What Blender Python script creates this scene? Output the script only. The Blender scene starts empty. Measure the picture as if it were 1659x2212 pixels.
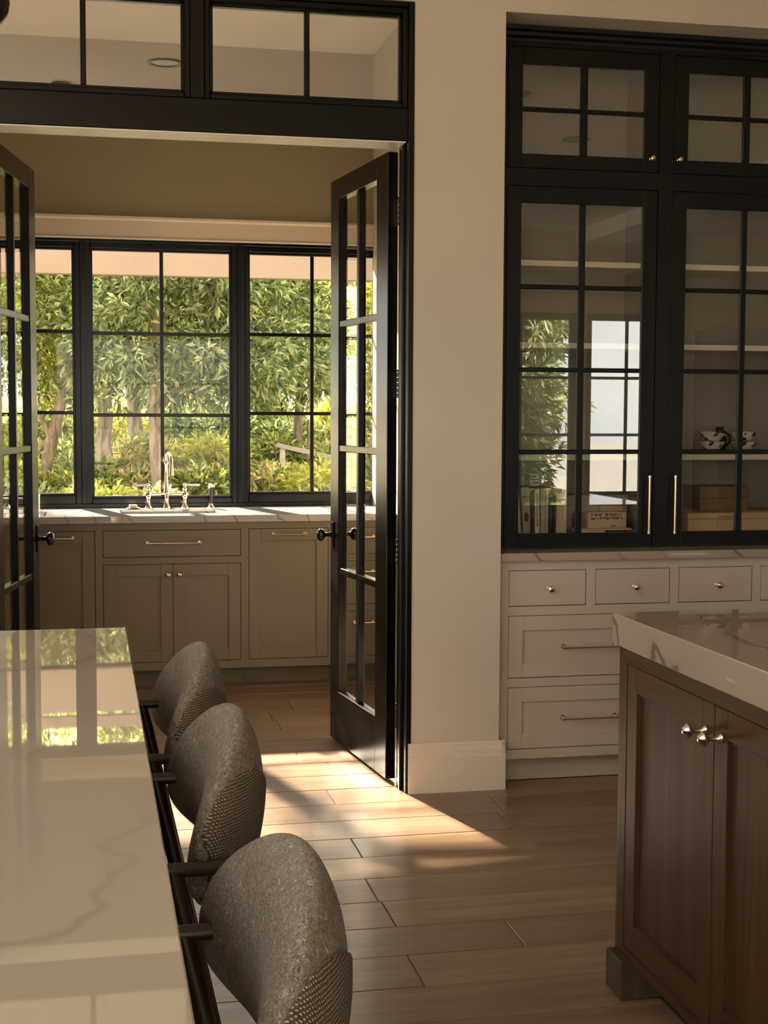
import bpy, bmesh, math, random
import numpy as np
from mathutils import Vector, Matrix

S = bpy.context.scene
COL = S.collection
PI = math.pi
rnd = random.Random(7)

# ------------------------------------------------------------------ camera
cam_d = bpy.data.cameras.new('camera')
cam = bpy.data.objects.new('camera', cam_d)
COL.objects.link(cam)
S.camera = cam
YAW, PIT, ROL = 0.206507, 0.0714587, 0.00433903
fw = Vector((math.sin(YAW) * math.cos(PIT), math.cos(YAW) * math.cos(PIT), -math.sin(PIT)))
r0 = Vector((math.cos(YAW), -math.sin(YAW), 0))
u0 = r0.cross(fw)
rr = math.cos(ROL) * r0 + math.sin(ROL) * u0
uu = -math.sin(ROL) * r0 + math.cos(ROL) * u0
cam.matrix_world = Matrix(((rr.x, uu.x, -fw.x, 0), (rr.y, uu.y, -fw.y, 0), (rr.z, uu.z, -fw.z, 1.45), (0, 0, 0, 1)))
cam_d.sensor_fit = 'HORIZONTAL'
cam_d.sensor_width = 36
cam_d.lens = 36 * 3051.35 / 1659
cam_d.clip_start = 0.02
cam_d.clip_end = 500

# ------------------------------------------------------------------ exposure
S.view_settings.view_transform = 'Standard'
S.view_settings.look = 'None'
S.view_settings.gamma = 1
S.view_settings.use_curve_mapping = False
S.view_settings.exposure = 1.95

# ------------------------------------------------------------------ sky
W = bpy.data.worlds.new('sky')
S.world = W
W.use_nodes = True
nt = W.node_tree
nt.nodes.clear()
o = nt.nodes.new('ShaderNodeOutputWorld')
bg = nt.nodes.new('ShaderNodeBackground')
bg.inputs[1].default_value = 1.25
tc = nt.nodes.new('ShaderNodeTexCoord')
nz = nt.nodes.new('ShaderNodeTexNoise')
nz.inputs['Scale'].default_value = 7
nz.inputs['Detail'].default_value = 5
nz.inputs['Distortion'].default_value = .5
cr = nt.nodes.new('ShaderNodeValToRGB')
cr.color_ramp.elements[0].position = .38
cr.color_ramp.elements[0].color = (.68, .73, .79, 1)
cr.color_ramp.elements[1].position = .66
cr.color_ramp.elements[1].color = (1.0, .985, .945, 1)
nt.links.new(tc.outputs['Generated'], nz.inputs['Vector'])
nt.links.new(nz.outputs['Fac'], cr.inputs[0])
nt.links.new(cr.outputs[0], bg.inputs[0])
nt.links.new(bg.outputs[0], o.inputs[0])
W.cycles.sampling_method = 'MANUAL'
W.cycles.sample_map_resolution = 256

# ------------------------------------------------------------------ sun: low behind the garden, a little left of the doorway axis
sun_d = bpy.data.lights.new('sun', 'SUN')
sun_d.energy = 16.0
sun_d.angle = math.radians(1.1)
sun_d.color = (1.0, .85, .66)
sun = bpy.data.objects.new('sun', sun_d)
COL.objects.link(sun)
AZ, EL = math.radians(14.9), math.radians(30)
sdir = Vector((math.sin(AZ) * math.cos(EL), -math.cos(AZ) * math.cos(EL), -math.sin(EL)))
sun.rotation_euler = sdir.to_track_quat('-Z', 'Y').to_euler()
sun.location = (-6, 24, 16)

# ------------------------------------------------------------------ materials


def lin(c):
    return tuple(((v / 255) / 12.92 if v / 255 <= .04045 else ((v / 255 + .055) / 1.055) ** 2.4) for v in c)


class Mat:
    def __init__(s, name):
        s.m = bpy.data.materials.new(name)
        s.m.use_nodes = True
        s.t = s.m.node_tree
        s.p = s.t.nodes['Principled BSDF']
        s.out = s.t.nodes['Material Output']

    def n(s, kind, **kw):
        x = s.t.nodes.new('ShaderNode' + kind)
        for k, v in kw.items():
            if k in x.inputs:
                x.inputs[k].default_value = v
            else:
                setattr(x, k, v)
        return x

    def l(s, a, b):
        s.t.links.new(a, b)

    def set(s, **kw):
        for k, v in kw.items():
            s.p.inputs[k.replace('_', ' ')].default_value = v
        return s

    def coords(s, kind='Object', scale=(1, 1, 1), rot=(0, 0, 0), rand=False):
        tc = s.n('TexCoord')
        mp = s.n('Mapping')
        mp.inputs['Scale'].default_value = scale
        mp.inputs['Rotation'].default_value = rot
        s.l(tc.outputs[kind], mp.inputs['Vector'])
        if rand:
            oi = s.n('ObjectInfo')
            cx = s.n('CombineXYZ')
            ml = s.n('Math', operation='MULTIPLY')
            ml.inputs[1].default_value = 57.0
            s.l(oi.outputs['Random'], ml.inputs[0])
            for i in range(3):
                s.l(ml.outputs[0], cx.inputs[i])
            s.l(cx.outputs[0], mp.inputs['Location'])
        return mp.outputs[0]

    def ramp(s, fac, stops):
        r = s.n('ValToRGB')
        e = r.color_ramp.elements
        while len(e) < len(stops):
            e.new(.5)
        for x, (p, c) in zip(e, stops):
            x.position = p
            x.color = (*c, 1) if len(c) == 3 else c
        s.l(fac, r.inputs[0])
        return r.outputs[0]

    def bump(s, h, strength=.2, dist=.002):
        b = s.n('Bump')
        b.inputs['Strength'].default_value = strength
        b.inputs['Distance'].default_value = dist
        s.l(h, b.inputs['Height'])
        s.l(b.outputs[0], s.p.inputs['Normal'])


def paint(name, c, rough=.5, spec=.4, bump=.06, scale=90):
    m = Mat(name).set(Base_Color=(*c, 1), Roughness=rough)
    m.p.inputs['Specular IOR Level'].default_value = spec
    v = m.coords('Object')
    nz = m.n('TexNoise', Scale=scale, Detail=3)
    m.l(v, nz.inputs['Vector'])
    if bump:
        m.bump(nz.outputs['Fac'], bump, .001)
    n2 = m.n('TexNoise', Scale=1.7, Detail=2)
    m.l(v, n2.inputs['Vector'])
    m.l(m.ramp(n2.outputs['Fac'], [(.3, tuple(x * .95 for x in c)), (.7, tuple(min(1, x * 1.04) for x in c))]), m.p.inputs['Base Color'])
    return m.m


def metal(name, c, rough=.2):
    m = Mat(name).set(Base_Color=(*c, 1), Roughness=rough, Metallic=1)
    nz = m.n('TexNoise', Scale=30, Detail=2)
    m.l(m.coords('Object'), nz.inputs['Vector'])
    mr = m.n('MapRange')
    mr.inputs['To Min'].default_value = rough * .8
    mr.inputs['To Max'].default_value = rough * 1.25
    m.l(nz.outputs['Fac'], mr.inputs['Value'])
    m.l(mr.outputs[0], m.p.inputs['Roughness'])
    return m.m


def glass(name, tint, ior):
    m = Mat(name)
    m.t.nodes.remove(m.p)
    tr = m.n('BsdfTransparent')
    tr.inputs[0].default_value = (*tint, 1)
    gl = m.n('BsdfGlossy')
    gl.inputs['Roughness'].default_value = 0
    gl.inputs[0].default_value = (.95, .95, .95, 1)
    fr = m.n('Fresnel')
    fr.inputs['IOR'].default_value = ior
    mx = m.n('MixShader')
    ge = m.n('NewGeometry')            # the far face of the thin pane does not mirror a second time
    inv = m.n('Math', operation='SUBTRACT')
    inv.inputs[0].default_value = 1
    m.l(ge.outputs['Backfacing'], inv.inputs[1])
    ml = m.n('Math', operation='MULTIPLY')
    m.l(fr.outputs[0], ml.inputs[0])
    m.l(inv.outputs[0], ml.inputs[1])
    m.l(ml.outputs[0], mx.inputs[0])
    m.l(tr.outputs[0], mx.inputs[1])
    m.l(gl.outputs[0], mx.inputs[2])
    m.l(mx.outputs[0], m.out.inputs[0])
    return m.m


def stone(name, c, vein, scale=1.0, rot=.6, ior=1.75, amount=1.0):
    m = Mat(name).set(Roughness=.018, IOR=ior)
    v = m.coords('Object', (scale, scale, scale), (0, 0, rot))
    n1 = m.n('TexNoise', Scale=1.6, Detail=8, Roughness=.62, Distortion=.9)
    m.l(v, n1.inputs['Vector'])
    base = m.ramp(n1.outputs['Fac'], [(.3, tuple(x * .90 for x in c)), (.62, c)])
    v2 = m.coords('Object', (scale, scale, scale), (.95, .35, rot + .35))
    n2 = m.n('TexWave', Scale=1.5, Distortion=8.0, Detail=4.5)
    n2.inputs['Detail Scale'].default_value = 1.15
    n2.inputs['Detail Roughness'].default_value = .52
    m.l(v2, n2.inputs['Vector'])
    line = m.ramp(n2.outputs['Fac'], [(.955, (0, 0, 0)), (.988, (.22, .22, .22)), (.9975, (1, 1, 1))])
    n3 = m.n('TexNoise', Scale=2.1, Detail=2)
    m.l(v, n3.inputs['Vector'])
    mask = m.ramp(n3.outputs['Fac'], [(.30, (.1, .1, .1)), (.55, (1, 1, 1))])
    mu = m.n('Math', operation='MULTIPLY')
    m.l(line, mu.inputs[0])
    m.l(mask, mu.inputs[1])
    mu2 = m.n('Math', operation='MULTIPLY')
    mu2.inputs[1].default_value = .62 * amount
    m.l(mu.outputs[0], mu2.inputs[0])
    mx = m.n('Mix', data_type='RGBA')
    m.l(mu2.outputs[0], mx.inputs['Factor'])
    m.l(base, mx.inputs[6])
    mx.inputs[7].default_value = (*vein, 1)
    m.l(mx.outputs[2], m.p.inputs['Base Color'])
    return m.m


def wood(name, dark, light, along='X', rough=.4, fine=1.0, vary=.25, spec=.5):
    m = Mat(name).set(Roughness=rough)
    m.p.inputs['Specular IOR Level'].default_value = spec
    k = {'X': (.9, 14, 14), 'Y': (14, .9, 14), 'Z': (14, 14, .9)}[along]
    v = m.coords('Object', tuple(x * fine for x in k), rand=True)
    n1 = m.n('TexNoise', Scale=1.3, Detail=6, Roughness=.6, Distortion=.6)
    m.l(v, n1.inputs['Vector'])
    g = m.ramp(n1.outputs['Fac'], [(.28, dark), (.72, light)])
    k2 = {'X': (1.6, 120, 120), 'Y': (120, 1.6, 120), 'Z': (120, 120, 1.6)}[along]
    v2 = m.coords('Object', k2, rand=True)
    n2 = m.n('TexNoise', Scale=1.0, Detail=3)
    m.l(v2, n2.inputs['Vector'])
    gr = m.ramp(n2.outputs['Fac'], [(.35, (.72, .72, .72)), (.6, (1, 1, 1))])
    mx = m.n('Mix', data_type='RGBA', blend_type='MULTIPLY')
    mx.inputs['Factor'].default_value = .55
    m.l(g, mx.inputs[6])
    m.l(gr, mx.inputs[7])
    oi = m.n('ObjectInfo')
    mr = m.n('MapRange')
    mr.inputs['To Min'].default_value = 1 - vary
    mr.inputs['To Max'].default_value = 1 + vary
    m.l(oi.outputs['Random'], mr.inputs['Value'])
    mx2 = m.n('Mix', data_type='RGBA', blend_type='MULTIPLY')
    mx2.inputs['Factor'].default_value = 1
    m.l(mx.outputs[2], mx2.inputs[6])
    m.l(mr.outputs[0], mx2.inputs[7])
    m.l(mx2.outputs[2], m.p.inputs['Base Color'])
    m.bump(n2.outputs['Fac'], .08, .001)
    return m.m


def boucle(name, dark, light):
    m = Mat(name).set(Roughness=.95)
    m.p.inputs['Specular IOR Level'].default_value = .1
    m.p.inputs['Sheen Weight'].default_value = .25
    v = m.coords('Object')
    nz = m.n('TexNoise', Scale=60, Detail=2)
    m.l(v, nz.inputs['Vector'])
    ad = m.n('Mix', data_type='RGBA', blend_type='ADD')
    ad.inputs['Factor'].default_value = .02
    m.l(v, ad.inputs[6])
    m.l(nz.outputs['Color'], ad.inputs[7])
    n1 = m.n('TexNoise', Scale=98, Detail=1.0, Roughness=.5, Distortion=2.4)
    m.l(ad.outputs[2], n1.inputs['Vector'])
    loops = m.ramp(n1.outputs['Fac'], [(.38, (0, 0, 0)), (.5, (1, 1, 1)), (.62, (.15, .15, .15))])
    mx = m.n('Mix', data_type='RGBA')
    m.l(loops, mx.inputs['Factor'])
    mx.inputs[6].default_value = (*dark, 1)
    mx.inputs[7].default_value = (*light, 1)
    m.l(mx.outputs[2], m.p.inputs['Base Color'])
    m.bump(loops, 1.0, .008)
    return m.m


def knit(name, dark, light):
    m = Mat(name).set(Roughness=.95)
    m.p.inputs['Specular IOR Level'].default_value = .1
    v = m.coords('Object')
    w1 = m.n('TexWave', Scale=92, Distortion=2.6, Detail=1.5, bands_direction='Y')
    m.l(v, w1.inputs['Vector'])
    w2 = m.n('TexWave', Scale=70, Distortion=3.2, Detail=1.5, bands_direction='Z')
    m.l(v, w2.inputs['Vector'])
    mu = m.n('Math', operation='MULTIPLY')
    m.l(w1.outputs['Fac'], mu.inputs[0])
    m.l(w2.outputs['Fac'], mu.inputs[1])
    f = m.ramp(mu.outputs[0], [(.08, (0, 0, 0)), (.55, (1, 1, 1))])
    mx = m.n('Mix', data_type='RGBA')
    m.l(f, mx.inputs['Factor'])
    mx.inputs[6].default_value = (*dark, 1)
    mx.inputs[7].default_value = (*light, 1)
    m.l(mx.outputs[2], m.p.inputs['Base Color'])
    m.bump(f, .8, .004)
    return m.m


def leafmat(name, cols, trans=.55):
    m = Mat(name)
    g = m.n('NewGeometry')
    c = m.ramp(g.outputs['Random Per Island'], [(i / max(1, len(cols) - 1), k) for i, k in enumerate(cols)])
    m.l(c, m.p.inputs['Base Color'])
    m.set(Roughness=.32)
    tl = m.n('BsdfTranslucent')
    bc = m.n('Mix', data_type='RGBA', blend_type='MULTIPLY')
    bc.inputs['Factor'].default_value = 1
    bc.inputs[7].default_value = (1.55, 1.5, .95, 1)
    m.l(c, bc.inputs[6])
    m.l(bc.outputs[2], tl.inputs[0])
    mx = m.n('MixShader')
    mx.inputs[0].default_value = trans
    m.l(m.p.outputs[0], mx.inputs[1])
    m.l(tl.outputs[0], mx.inputs[2])
    m.l(mx.outputs[0], m.out.inputs[0])
    return m.m


def bark(name, a, b):
    m = Mat(name).set(Roughness=.9)
    v = m.coords('Object', (9, 9, 1.6))
    n1 = m.n('TexNoise', Scale=2.2, Detail=7, Roughness=.65, Distortion=.6)
    m.l(v, n1.inputs['Vector'])
    m.l(m.ramp(n1.outputs['Fac'], [(.3, a), (.7, b)]), m.p.inputs['Base Color'])
    m.bump(n1.outputs['Fac'], .9, .02)
    return m.m


def spotted(name):
    m = Mat(name).set(Roughness=.25)
    v = m.coords('Object', (1, 1, 1))
    vo = m.n('TexVoronoi', Scale=42)
    m.l(v, vo.inputs['Vector'])
    nz = m.n('TexNoise', Scale=35, Detail=1)
    m.l(v, nz.inputs['Vector'])
    ad = m.n('Math', operation='ADD')
    m.l(vo.outputs['Distance'], ad.inputs[0])
    m.l(nz.outputs['Fac'], ad.inputs[1])
    m.l(m.ramp(ad.outputs[0], [(.86, (.035, .03, .028)), (.9, (.72, .66, .56))]), m.p.inputs['Base Color'])
    return m.m


M = {}
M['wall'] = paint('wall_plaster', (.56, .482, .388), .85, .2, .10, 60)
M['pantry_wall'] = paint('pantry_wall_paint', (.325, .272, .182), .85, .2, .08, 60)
M['ceiling'] = paint('ceiling_paint', (.88, .81, .70), .9, .2, .05)
M['trim'] = paint('warm_white_trim', (.66, .55, .43), .45, .4, .03)
M['black'] = paint('black_joinery_lacquer', (.0026, .0021, .0016), .24, .30, .04, 70)
M['black2'] = paint('charcoal_cabinet_lacquer', (.0046, .0041, .0034), .36, .26, .04, 70)
M['greige'] = paint('olive_greige_lacquer', (.185, .155, .104), .42, .4, .04, 70)
M['greige_dark'] = paint('toe_kick_olive', (.13, .105, .068), .5, .3, .04, 70)
M['cream'] = paint('putty_lacquer', (.50, .435, .345), .42, .4, .03, 70)
M['inside'] = paint('cabinet_interior', (.36, .325, .27), .55, .3, .03)
M['shelf'] = paint('cream_shelf', (.88, .80, .64), .5, .3, .03)
M['gap'] = paint('shadow_gap_black', (.02, .017, .014), .8, .1, 0)
M['stone'] = stone('warm_quartzite', (.46, .38, .29), (.15, .12, .09), 1.0, .5, 2.6, .42)
M['stone2'] = stone('veined_quartzite_counter', (.40, .325, .245), (.06, .048, .036), 1.0, .2, 1.9)
M['stone3'] = stone('grey_veined_counter', (.50, .49, .48), (.12, .10, .08), 1.4, .1, 2.0)
M['plank'] = wood('oak_plank', (.142, .084, .047), (.285, .181, .110), 'X', .29, 1.0, .14, .7)
M['subfloor'] = paint('floor_joint_dark', (.035, .022, .014), .9, .1, 0)
M['walnut'] = wood('stained_walnut_upright', (.038, .0195, .0080), (.080, .045, .020), 'Z', .55, 1.0, .06, .07)
M['walnut_h'] = wood('stained_walnut_level', (.038, .0195, .0080), (.080, .045, .020), 'Y', .55, 1.0, .06, .07)
M['foot'] = wood('stained_foot', (.045, .029, .018), (.075, .050, .032), 'Z', .45, 1.0, .05, .12)
M['darkwood'] = wood('espresso_stool_frame', (.014, .009, .006), (.03, .018, .011), 'X', .35, 1.0, .1)
M['boucle'] = boucle('boucle_weave', (.115, .086, .056), (.62, .50, .355))
M['knit'] = knit('coarse_knit', (.085, .066, .045), (.40, .325, .235))
M['seatfab'] = boucle('seat_weave', (.05, .042, .033), (.20, .175, .14))
M['brass'] = metal('satin_brass', (.78, .57, .33), .22)
M['nickel'] = metal('polished_nickel', (.80, .71, .59), .2)
M['bronze'] = paint('oil_rubbed_bronze', (.005, .0035, .0025), .22, .6, 0)
M['glass'] = glass('clear_pane', (.95, .95, .94), 1.45)
M['glass_ext'] = glass('garden_window_pane', (.95, .95, .93), 1.3)
M['glass_cab'] = glass('cabinet_pane', (.97, .97, .95), 2.55)
M['glass_transom'] = glass('transom_pane', (.98, .97, .95), 5.2)
M['card'] = paint('kraft_card', (.60, .41, .235), .8, .2, .1, 40)
M['card2'] = paint('pale_card', (.72, .55, .36), .8, .2, .1, 40)
M['card3'] = paint('brown_card', (.24, .16, .095), .8, .2, .1, 40)
M['paper'] = paint('paper_white', (.80, .74, .62), .8, .2, .05)
M['paper_edge'] = paint('paper_block', (.58, .52, .42), .9, .1, .3, 300)
M['bookgrey'] = paint('grey_book_cloth', (.44, .40, .335), .7, .2, .1, 200)
M['bookdark'] = paint('dark_book_cloth', (.045, .035, .028), .6, .3, .1, 200)
M['bookcream'] = paint('cream_book_cover', (.74, .67, .54), .6, .3, .05)
M['booktan'] = paint('tan_book_cover', (.60, .46, .31), .6, .3, .05)
M['ink'] = paint('dark_ink', (.06, .045, .032), .8, .1, 0)
M['blue'] = paint('blue_label', (.06, .10, .22), .6, .3, 0)
M['spots'] = spotted('spotted_glaze')
M['bark'] = bark('pale_bark', (.16, .12, .09), (.70, .60, .49))
M['bark2'] = bark('brown_bark', (.07, .05, .034), (.46, .35, .26))
M['leafA'] = leafmat('leaf_green', [(.04, .07, .024), (.24, .29, .11), (.72, .70, .42), (.12, .17, .06), (.48, .50, .17)])
M['leafB'] = leafmat('leaf_deep_green', [(.03, .055, .022), (.16, .21, .09), (.60, .61, .40), (.09, .13, .06), (.34, .38, .17)])
M['leafC'] = leafmat('leaf_yellow_green', [(.14, .18, .04), (.52, .53, .12), (.74, .70, .34), (.34, .38, .08), (.64, .60, .18)])
M['fern'] = leafmat('fern_green', [(.07, .13, .04), (.30, .36, .13), (.74, .68, .46), (.54, .40, .28), (.42, .45, .16)])
M['soil'] = bark('leaf_litter', (.16, .14, .06), (.52, .45, .26))
M['pale_wood'] = wood('weathered_pale_board', (.50, .44, .36), (.68, .60, .50), 'X', .8)
M['beam'] = paint('white_beam_paint', (.90, .87, .82), .6, .3, 0)
M['terrace'] = paint('pale_terrace_stone', (.34, .33, .31), .8, .3, .2, 12)
M['stucco'] = paint('pink_stucco', (.28, .205, .155), .9, .2, .3, 30)
M['lamp_trim'] = paint('downlight_trim', (.012, .010, .008), .4, .4, 0)
M['lamp_in'] = paint('downlight_reflector', (.05, .045, .04), .3, .5, 0)
M['glint'] = paint('white_head_glint', (.92, .88, .80), .3, .6, 0)  # white paint standing in for window light mirrored under the door head
M['smoke'] = metal('dark_bronze_shade', (.10, .075, .055), .2)
M['porcelain'] = stone('stone_sink', (.42, .34, .255), (.16, .12, .09), 2.0, .2, 1.5)

# ------------------------------------------------------------------ mesh helpers


class G:
    def __init__(s):
        s.v, s.f, s.m = [], [], []

    def _add(s, vs, fs, mi=0):
        b = len(s.v)
        s.v += [tuple(v) for v in vs]
        s.f += [tuple(i + b for i in f) for f in fs]
        s.m += [mi] * len(fs)
        return s

    def box(s, x0, x1, y0, y1, z0, z1, b=0.0, mi=0):
        x0, x1 = min(x0, x1), max(x0, x1)
        y0, y1 = min(y0, y1), max(y0, y1)
        z0, z1 = min(z0, z1), max(z0, z1)
        if b <= 0:
            vs = [(x, y, z) for x in (x0, x1) for y in (y0, y1) for z in (z0, z1)]
            fs = [(0, 1, 3, 2), (4, 6, 7, 5), (0, 4, 5, 1), (2, 3, 7, 6), (0, 2, 6, 4), (1, 5, 7, 3)]
            return s._add(vs, fs, mi)
        b = min(b, (x1 - x0) * .45, (y1 - y0) * .45, (z1 - z0) * .45)
        lo, hi = (x0, y0, z0), (x1, y1, z1)
        vs, idx = [], {}
        for sx in (0, 1):
            for sy in (0, 1):
                for sz in (0, 1):
                    c = [hi[i] if k else lo[i] for i, k in enumerate((sx, sy, sz))]
                    d = [-b if k else b for k in (sx, sy, sz)]
                    for a in range(3):
                        p = [c[i] if i == a else c[i] + d[i] for i in range(3)]
                        idx[(sx, sy, sz, a)] = len(vs)
                        vs.append(tuple(p))
        fs = []
        for a in range(3):
            o1, o2 = [i for i in range(3) if i != a]
            for k in (0, 1):
                q = []
                for p, r in ((0, 0), (1, 0), (1, 1), (0, 1)):
                    c = [0, 0, 0]
                    c[a], c[o1], c[o2] = k, p, r
                    q.append(idx[(*c, a)])
                fs.append(q)
            for p in (0, 1):
                for r in (0, 1):
                    c0, c1 = [0, 0, 0], [0, 0, 0]
                    c0[a], c1[a] = 0, 1
                    c0[o1] = c1[o1] = p
                    c0[o2] = c1[o2] = r
                    fs.append([idx[(*c0, o1)], idx[(*c1, o1)], idx[(*c1, o2)], idx[(*c0, o2)]])
        for sx in (0, 1):
            for sy in (0, 1):
                for sz in (0, 1):
                    fs.append([idx[(sx, sy, sz, a)] for a in range(3)])
        ctr = Vector([(lo[i] + hi[i]) / 2 for i in range(3)])
        out = []
        for f in fs:
            P = [Vector(vs[i]) for i in f]
            nrm = (P[1] - P[0]).cross(P[2] - P[0])
            cc = sum(P, Vector()) / len(P) - ctr
            out.append(tuple(f) if nrm.dot(cc) > 0 else tuple(reversed(f)))
        return s._add(vs, out, mi)

    def lathe(s, prof, base, axis=(0, 0, 1), n=20, mi=0):
        ax = Vector(axis).normalized()
        t = Vector((1, 0, 0)) if abs(ax.x) < .9 else Vector((0, 1, 0))
        u = ax.cross(t).normalized()
        w = ax.cross(u)
        B = Vector(base)
        vs, fs = [], []
        for (r, h) in prof:
            for i in range(n):
                a = 2 * PI * i / n
                vs.append(B + ax * h + (u * math.cos(a) + w * math.sin(a)) * max(r, 1e-5))
        for j in range(len(prof) - 1):
            for i in range(n):
                k = (i + 1) % n
                fs.append((j * n + i, j * n + k, (j + 1) * n + k, (j + 1) * n + i))
        fs.append(tuple(reversed(range(n))))
        fs.append(tuple((len(prof) - 1) * n + i for i in range(n)))
        return s._add(vs, fs, mi)

    def cyl(s, p0, p1, r0, r1=None, n=14, mi=0):
        r1 = r0 if r1 is None else r1
        d = Vector(p1) - Vector(p0)
        return s.lathe([(r0, 0), (r1, d.length)], p0, d, n, mi)

    def tube(s, pts, rad, n=10, mi=0, sx=1.0):
        P = [Vector(p) for p in pts]
        R = rad if isinstance(rad, (list, tuple)) else [rad] * len(P)
        vs, fs = [], []
        prev = None
        for i, p in enumerate(P):
            d = (P[min(i + 1, len(P) - 1)] - P[max(i - 1, 0)]).normalized()
            if prev is None:
                t = Vector((0, 0, 1)) if abs(d.z) < .9 else Vector((1, 0, 0))
                u = d.cross(t).normalized()
            else:
                u = (prev - d * prev.dot(d)).normalized()
            prev = u
            w = d.cross(u)
            for k in range(n):
                a = 2 * PI * k / n
                vs.append(p + (u * math.cos(a) * sx + w * math.sin(a)) * R[i])
        for j in range(len(P) - 1):
            for i in range(n):
                k = (i + 1) % n
                fs.append((j * n + i, j * n + k, (j + 1) * n + k, (j + 1) * n + i))
        fs.append(tuple(reversed(range(n))))
        fs.append(tuple((len(P) - 1) * n + i for i in range(n)))
        return s._add(vs, fs, mi)

    def prism(s, poly, a0, a1, axis='X', mi=0):
        # poly: list of 2-D points; axis X -> (y,z), Y -> (x,z), Z -> (x,y)
        def pt(a, p):
            return {'X': (a, p[0], p[1]), 'Y': (p[0], a, p[1]), 'Z': (p[0], p[1], a)}[axis]
        n = len(poly)
        vs = [pt(a0, p) for p in poly] + [pt(a1, p) for p in poly]
        fs = [tuple(range(n)), tuple(reversed(range(n, 2 * n)))] + [(i, i + n, (i + 1) % n + n, (i + 1) % n) for i in range(n)]
        return s._add(vs, fs, mi)

    def build(s, name, mat, parent=None, loc=None, smooth=False, fix=True):
        me = bpy.data.meshes.new(name)
        me.from_pydata(s.v, [], s.f)
        mats = mat if isinstance(mat, (list, tuple)) else [mat]
        for m in mats:
            me.materials.append(m)
        if len(mats) > 1:
            me.polygons.foreach_set('material_index', s.m)
        if fix:
            bm = bmesh.new()
            bm.from_mesh(me)
            bmesh.ops.recalc_face_normals(bm, faces=bm.faces)
            bm.to_mesh(me)
            bm.free()
        if smooth:
            me.polygons.foreach_set('use_smooth', [True] * len(me.polygons))
            me.set_sharp_from_angle(angle=math.radians(40))
        ob = bpy.data.objects.new(name, me)
        COL.objects.link(ob)
        if parent:
            ob.parent = parent
        if loc:
            ob.location = loc
        return ob


def tag(ob, label, cat, group=None, kind=None):
    ob['label'] = label
    if cat:
        ob['category'] = cat
    if group:
        ob['group'] = group
    if kind:
        ob['kind'] = kind
    return ob


def thing(name, label, cat, loc=(0, 0, 0), rotz=0, group=None, kind=None):
    ob = bpy.data.objects.new(name, None)
    ob.empty_display_size = .05
    COL.objects.link(ob)
    ob.location = loc
    ob.rotation_euler = (0, 0, rotz)
    return tag(ob, label, cat, group, kind)


def dup(root, loc=None, label=None, rotz=None):
    r = root.copy()
    COL.objects.link(r)
    if loc is not None:
        r.location = loc
    if rotz is not None:
        r.rotation_euler = (0, 0, rotz)
    if label:
        r['label'] = label
    for ch in list(root.children):
        c = ch.copy()
        COL.objects.link(c)
        c.parent = r
        for g in list(ch.children):
            d = g.copy()
            COL.objects.link(d)
            d.parent = c
    return r


def struct(name, g, mat, label, cat):
    return tag(g.build(name, mat), label, cat, None, 'structure')


# ================================================================== SETTING
YW = 5.155          # kitchen face of the wall with the doorway
YB = 5.30           # its pantry face
ZC = 3.30           # kitchen ceiling
ZP = 3.465          # pantry ceiling
XL, XR, YBK = -4.5, 7.6, -3.2
OL, OR = -.398, 1.188            # doorway opening
NL, NR, NT = 1.535, 2.975, 2.93  # niche
PX0, PX1, PY1 = -1.9, 1.61, 8.02  # pantry

# floor with separate planks
fl = struct('floor', G().box(XL, XR, YBK, PY1, -.12, -.016), M['subfloor'], 'brown oak plank floor running through kitchen and pantry', 'floor')
joint_x = {12: .85, 9: .851, 6: .88, 5: 1.467, 3: .86, 0: .837, -1: 1.151, -2: .82}
PW = .2085
k0, k1 = -33, 20
for k in range(k0, k1 + 1):
    ya, yb = 3.798 + k * PW, 3.798 + (k + 1) * PW
    if yb < YBK or ya > PY1:
        continue
    ya, yb = max(ya, YBK), min(yb, PY1)
    x0, x1 = (XL, XR) if k < 7 else (PX0, PX1)
    if ya < .6:
        ln0 = 3.9
    else:
        ln0 = 2.05
    j = joint_x.get(k, rnd.uniform(x0, x0 + ln0))
    cuts = [j]
    while cuts[-1] < x1 - .3:
        cuts.append(cuts[-1] + rnd.uniform(ln0 - .2, ln0 + .3))
    while cuts[0] > x0 + .3:
        cuts.insert(0, cuts[0] - rnd.uniform(ln0 - .2, ln0 + .3))
    cuts = [x0] + [c for c in cuts if x0 + .3 < c < x1 - .3] + [x1]
    if k == 3:
        cuts = sorted([c for c in cuts if not (.9 < c < 2.6)] + [1.46])
    for a, b in zip(cuts, cuts[1:]):
        xc, yc = (a + b) / 2, (ya + yb) / 2
        h = rnd.uniform(-.0006, .0)
        G().box(a + .0012 - xc, b - .0012 - xc, ya + .0014 - yc, yb - .0014 - yc, -.016, h, .0016).build('plank', M['plank'], fl, (xc, yc, 0))

# door wall: pieces around doorway and niche
g = G()
g.box(XL, OL, YW, YB, 0, ZC).box(OR, NL, YW, YB, 0, ZC).box(OL, OR, YW, YB, 2.945, ZC)
g.box(NL, NR, YW, YB, NT, ZC).box(NR, XR, YW, YB, 0, ZC)
g.box(NL, NR, YB, 5.86, NT, NT + .12).box(NL - .1, NL, YB, 5.86, 0, NT + .12).box(NR, NR + .1, YB, 5.86, 0, NT + .12).box(NL - .1, NR + .1, 5.76, 5.86, 0, NT + .12)
struct('wall_front', g, M['wall'], 'warm beige plaster wall with the doorway and the cabinet niche', 'wall')
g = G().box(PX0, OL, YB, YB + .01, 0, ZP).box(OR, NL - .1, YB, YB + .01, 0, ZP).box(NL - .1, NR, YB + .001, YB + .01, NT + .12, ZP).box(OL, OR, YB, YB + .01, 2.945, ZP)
struct('wall_pantry_front', g, M['pantry_wall'], 'inner pantry wall around the doorway', 'wall')
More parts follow.
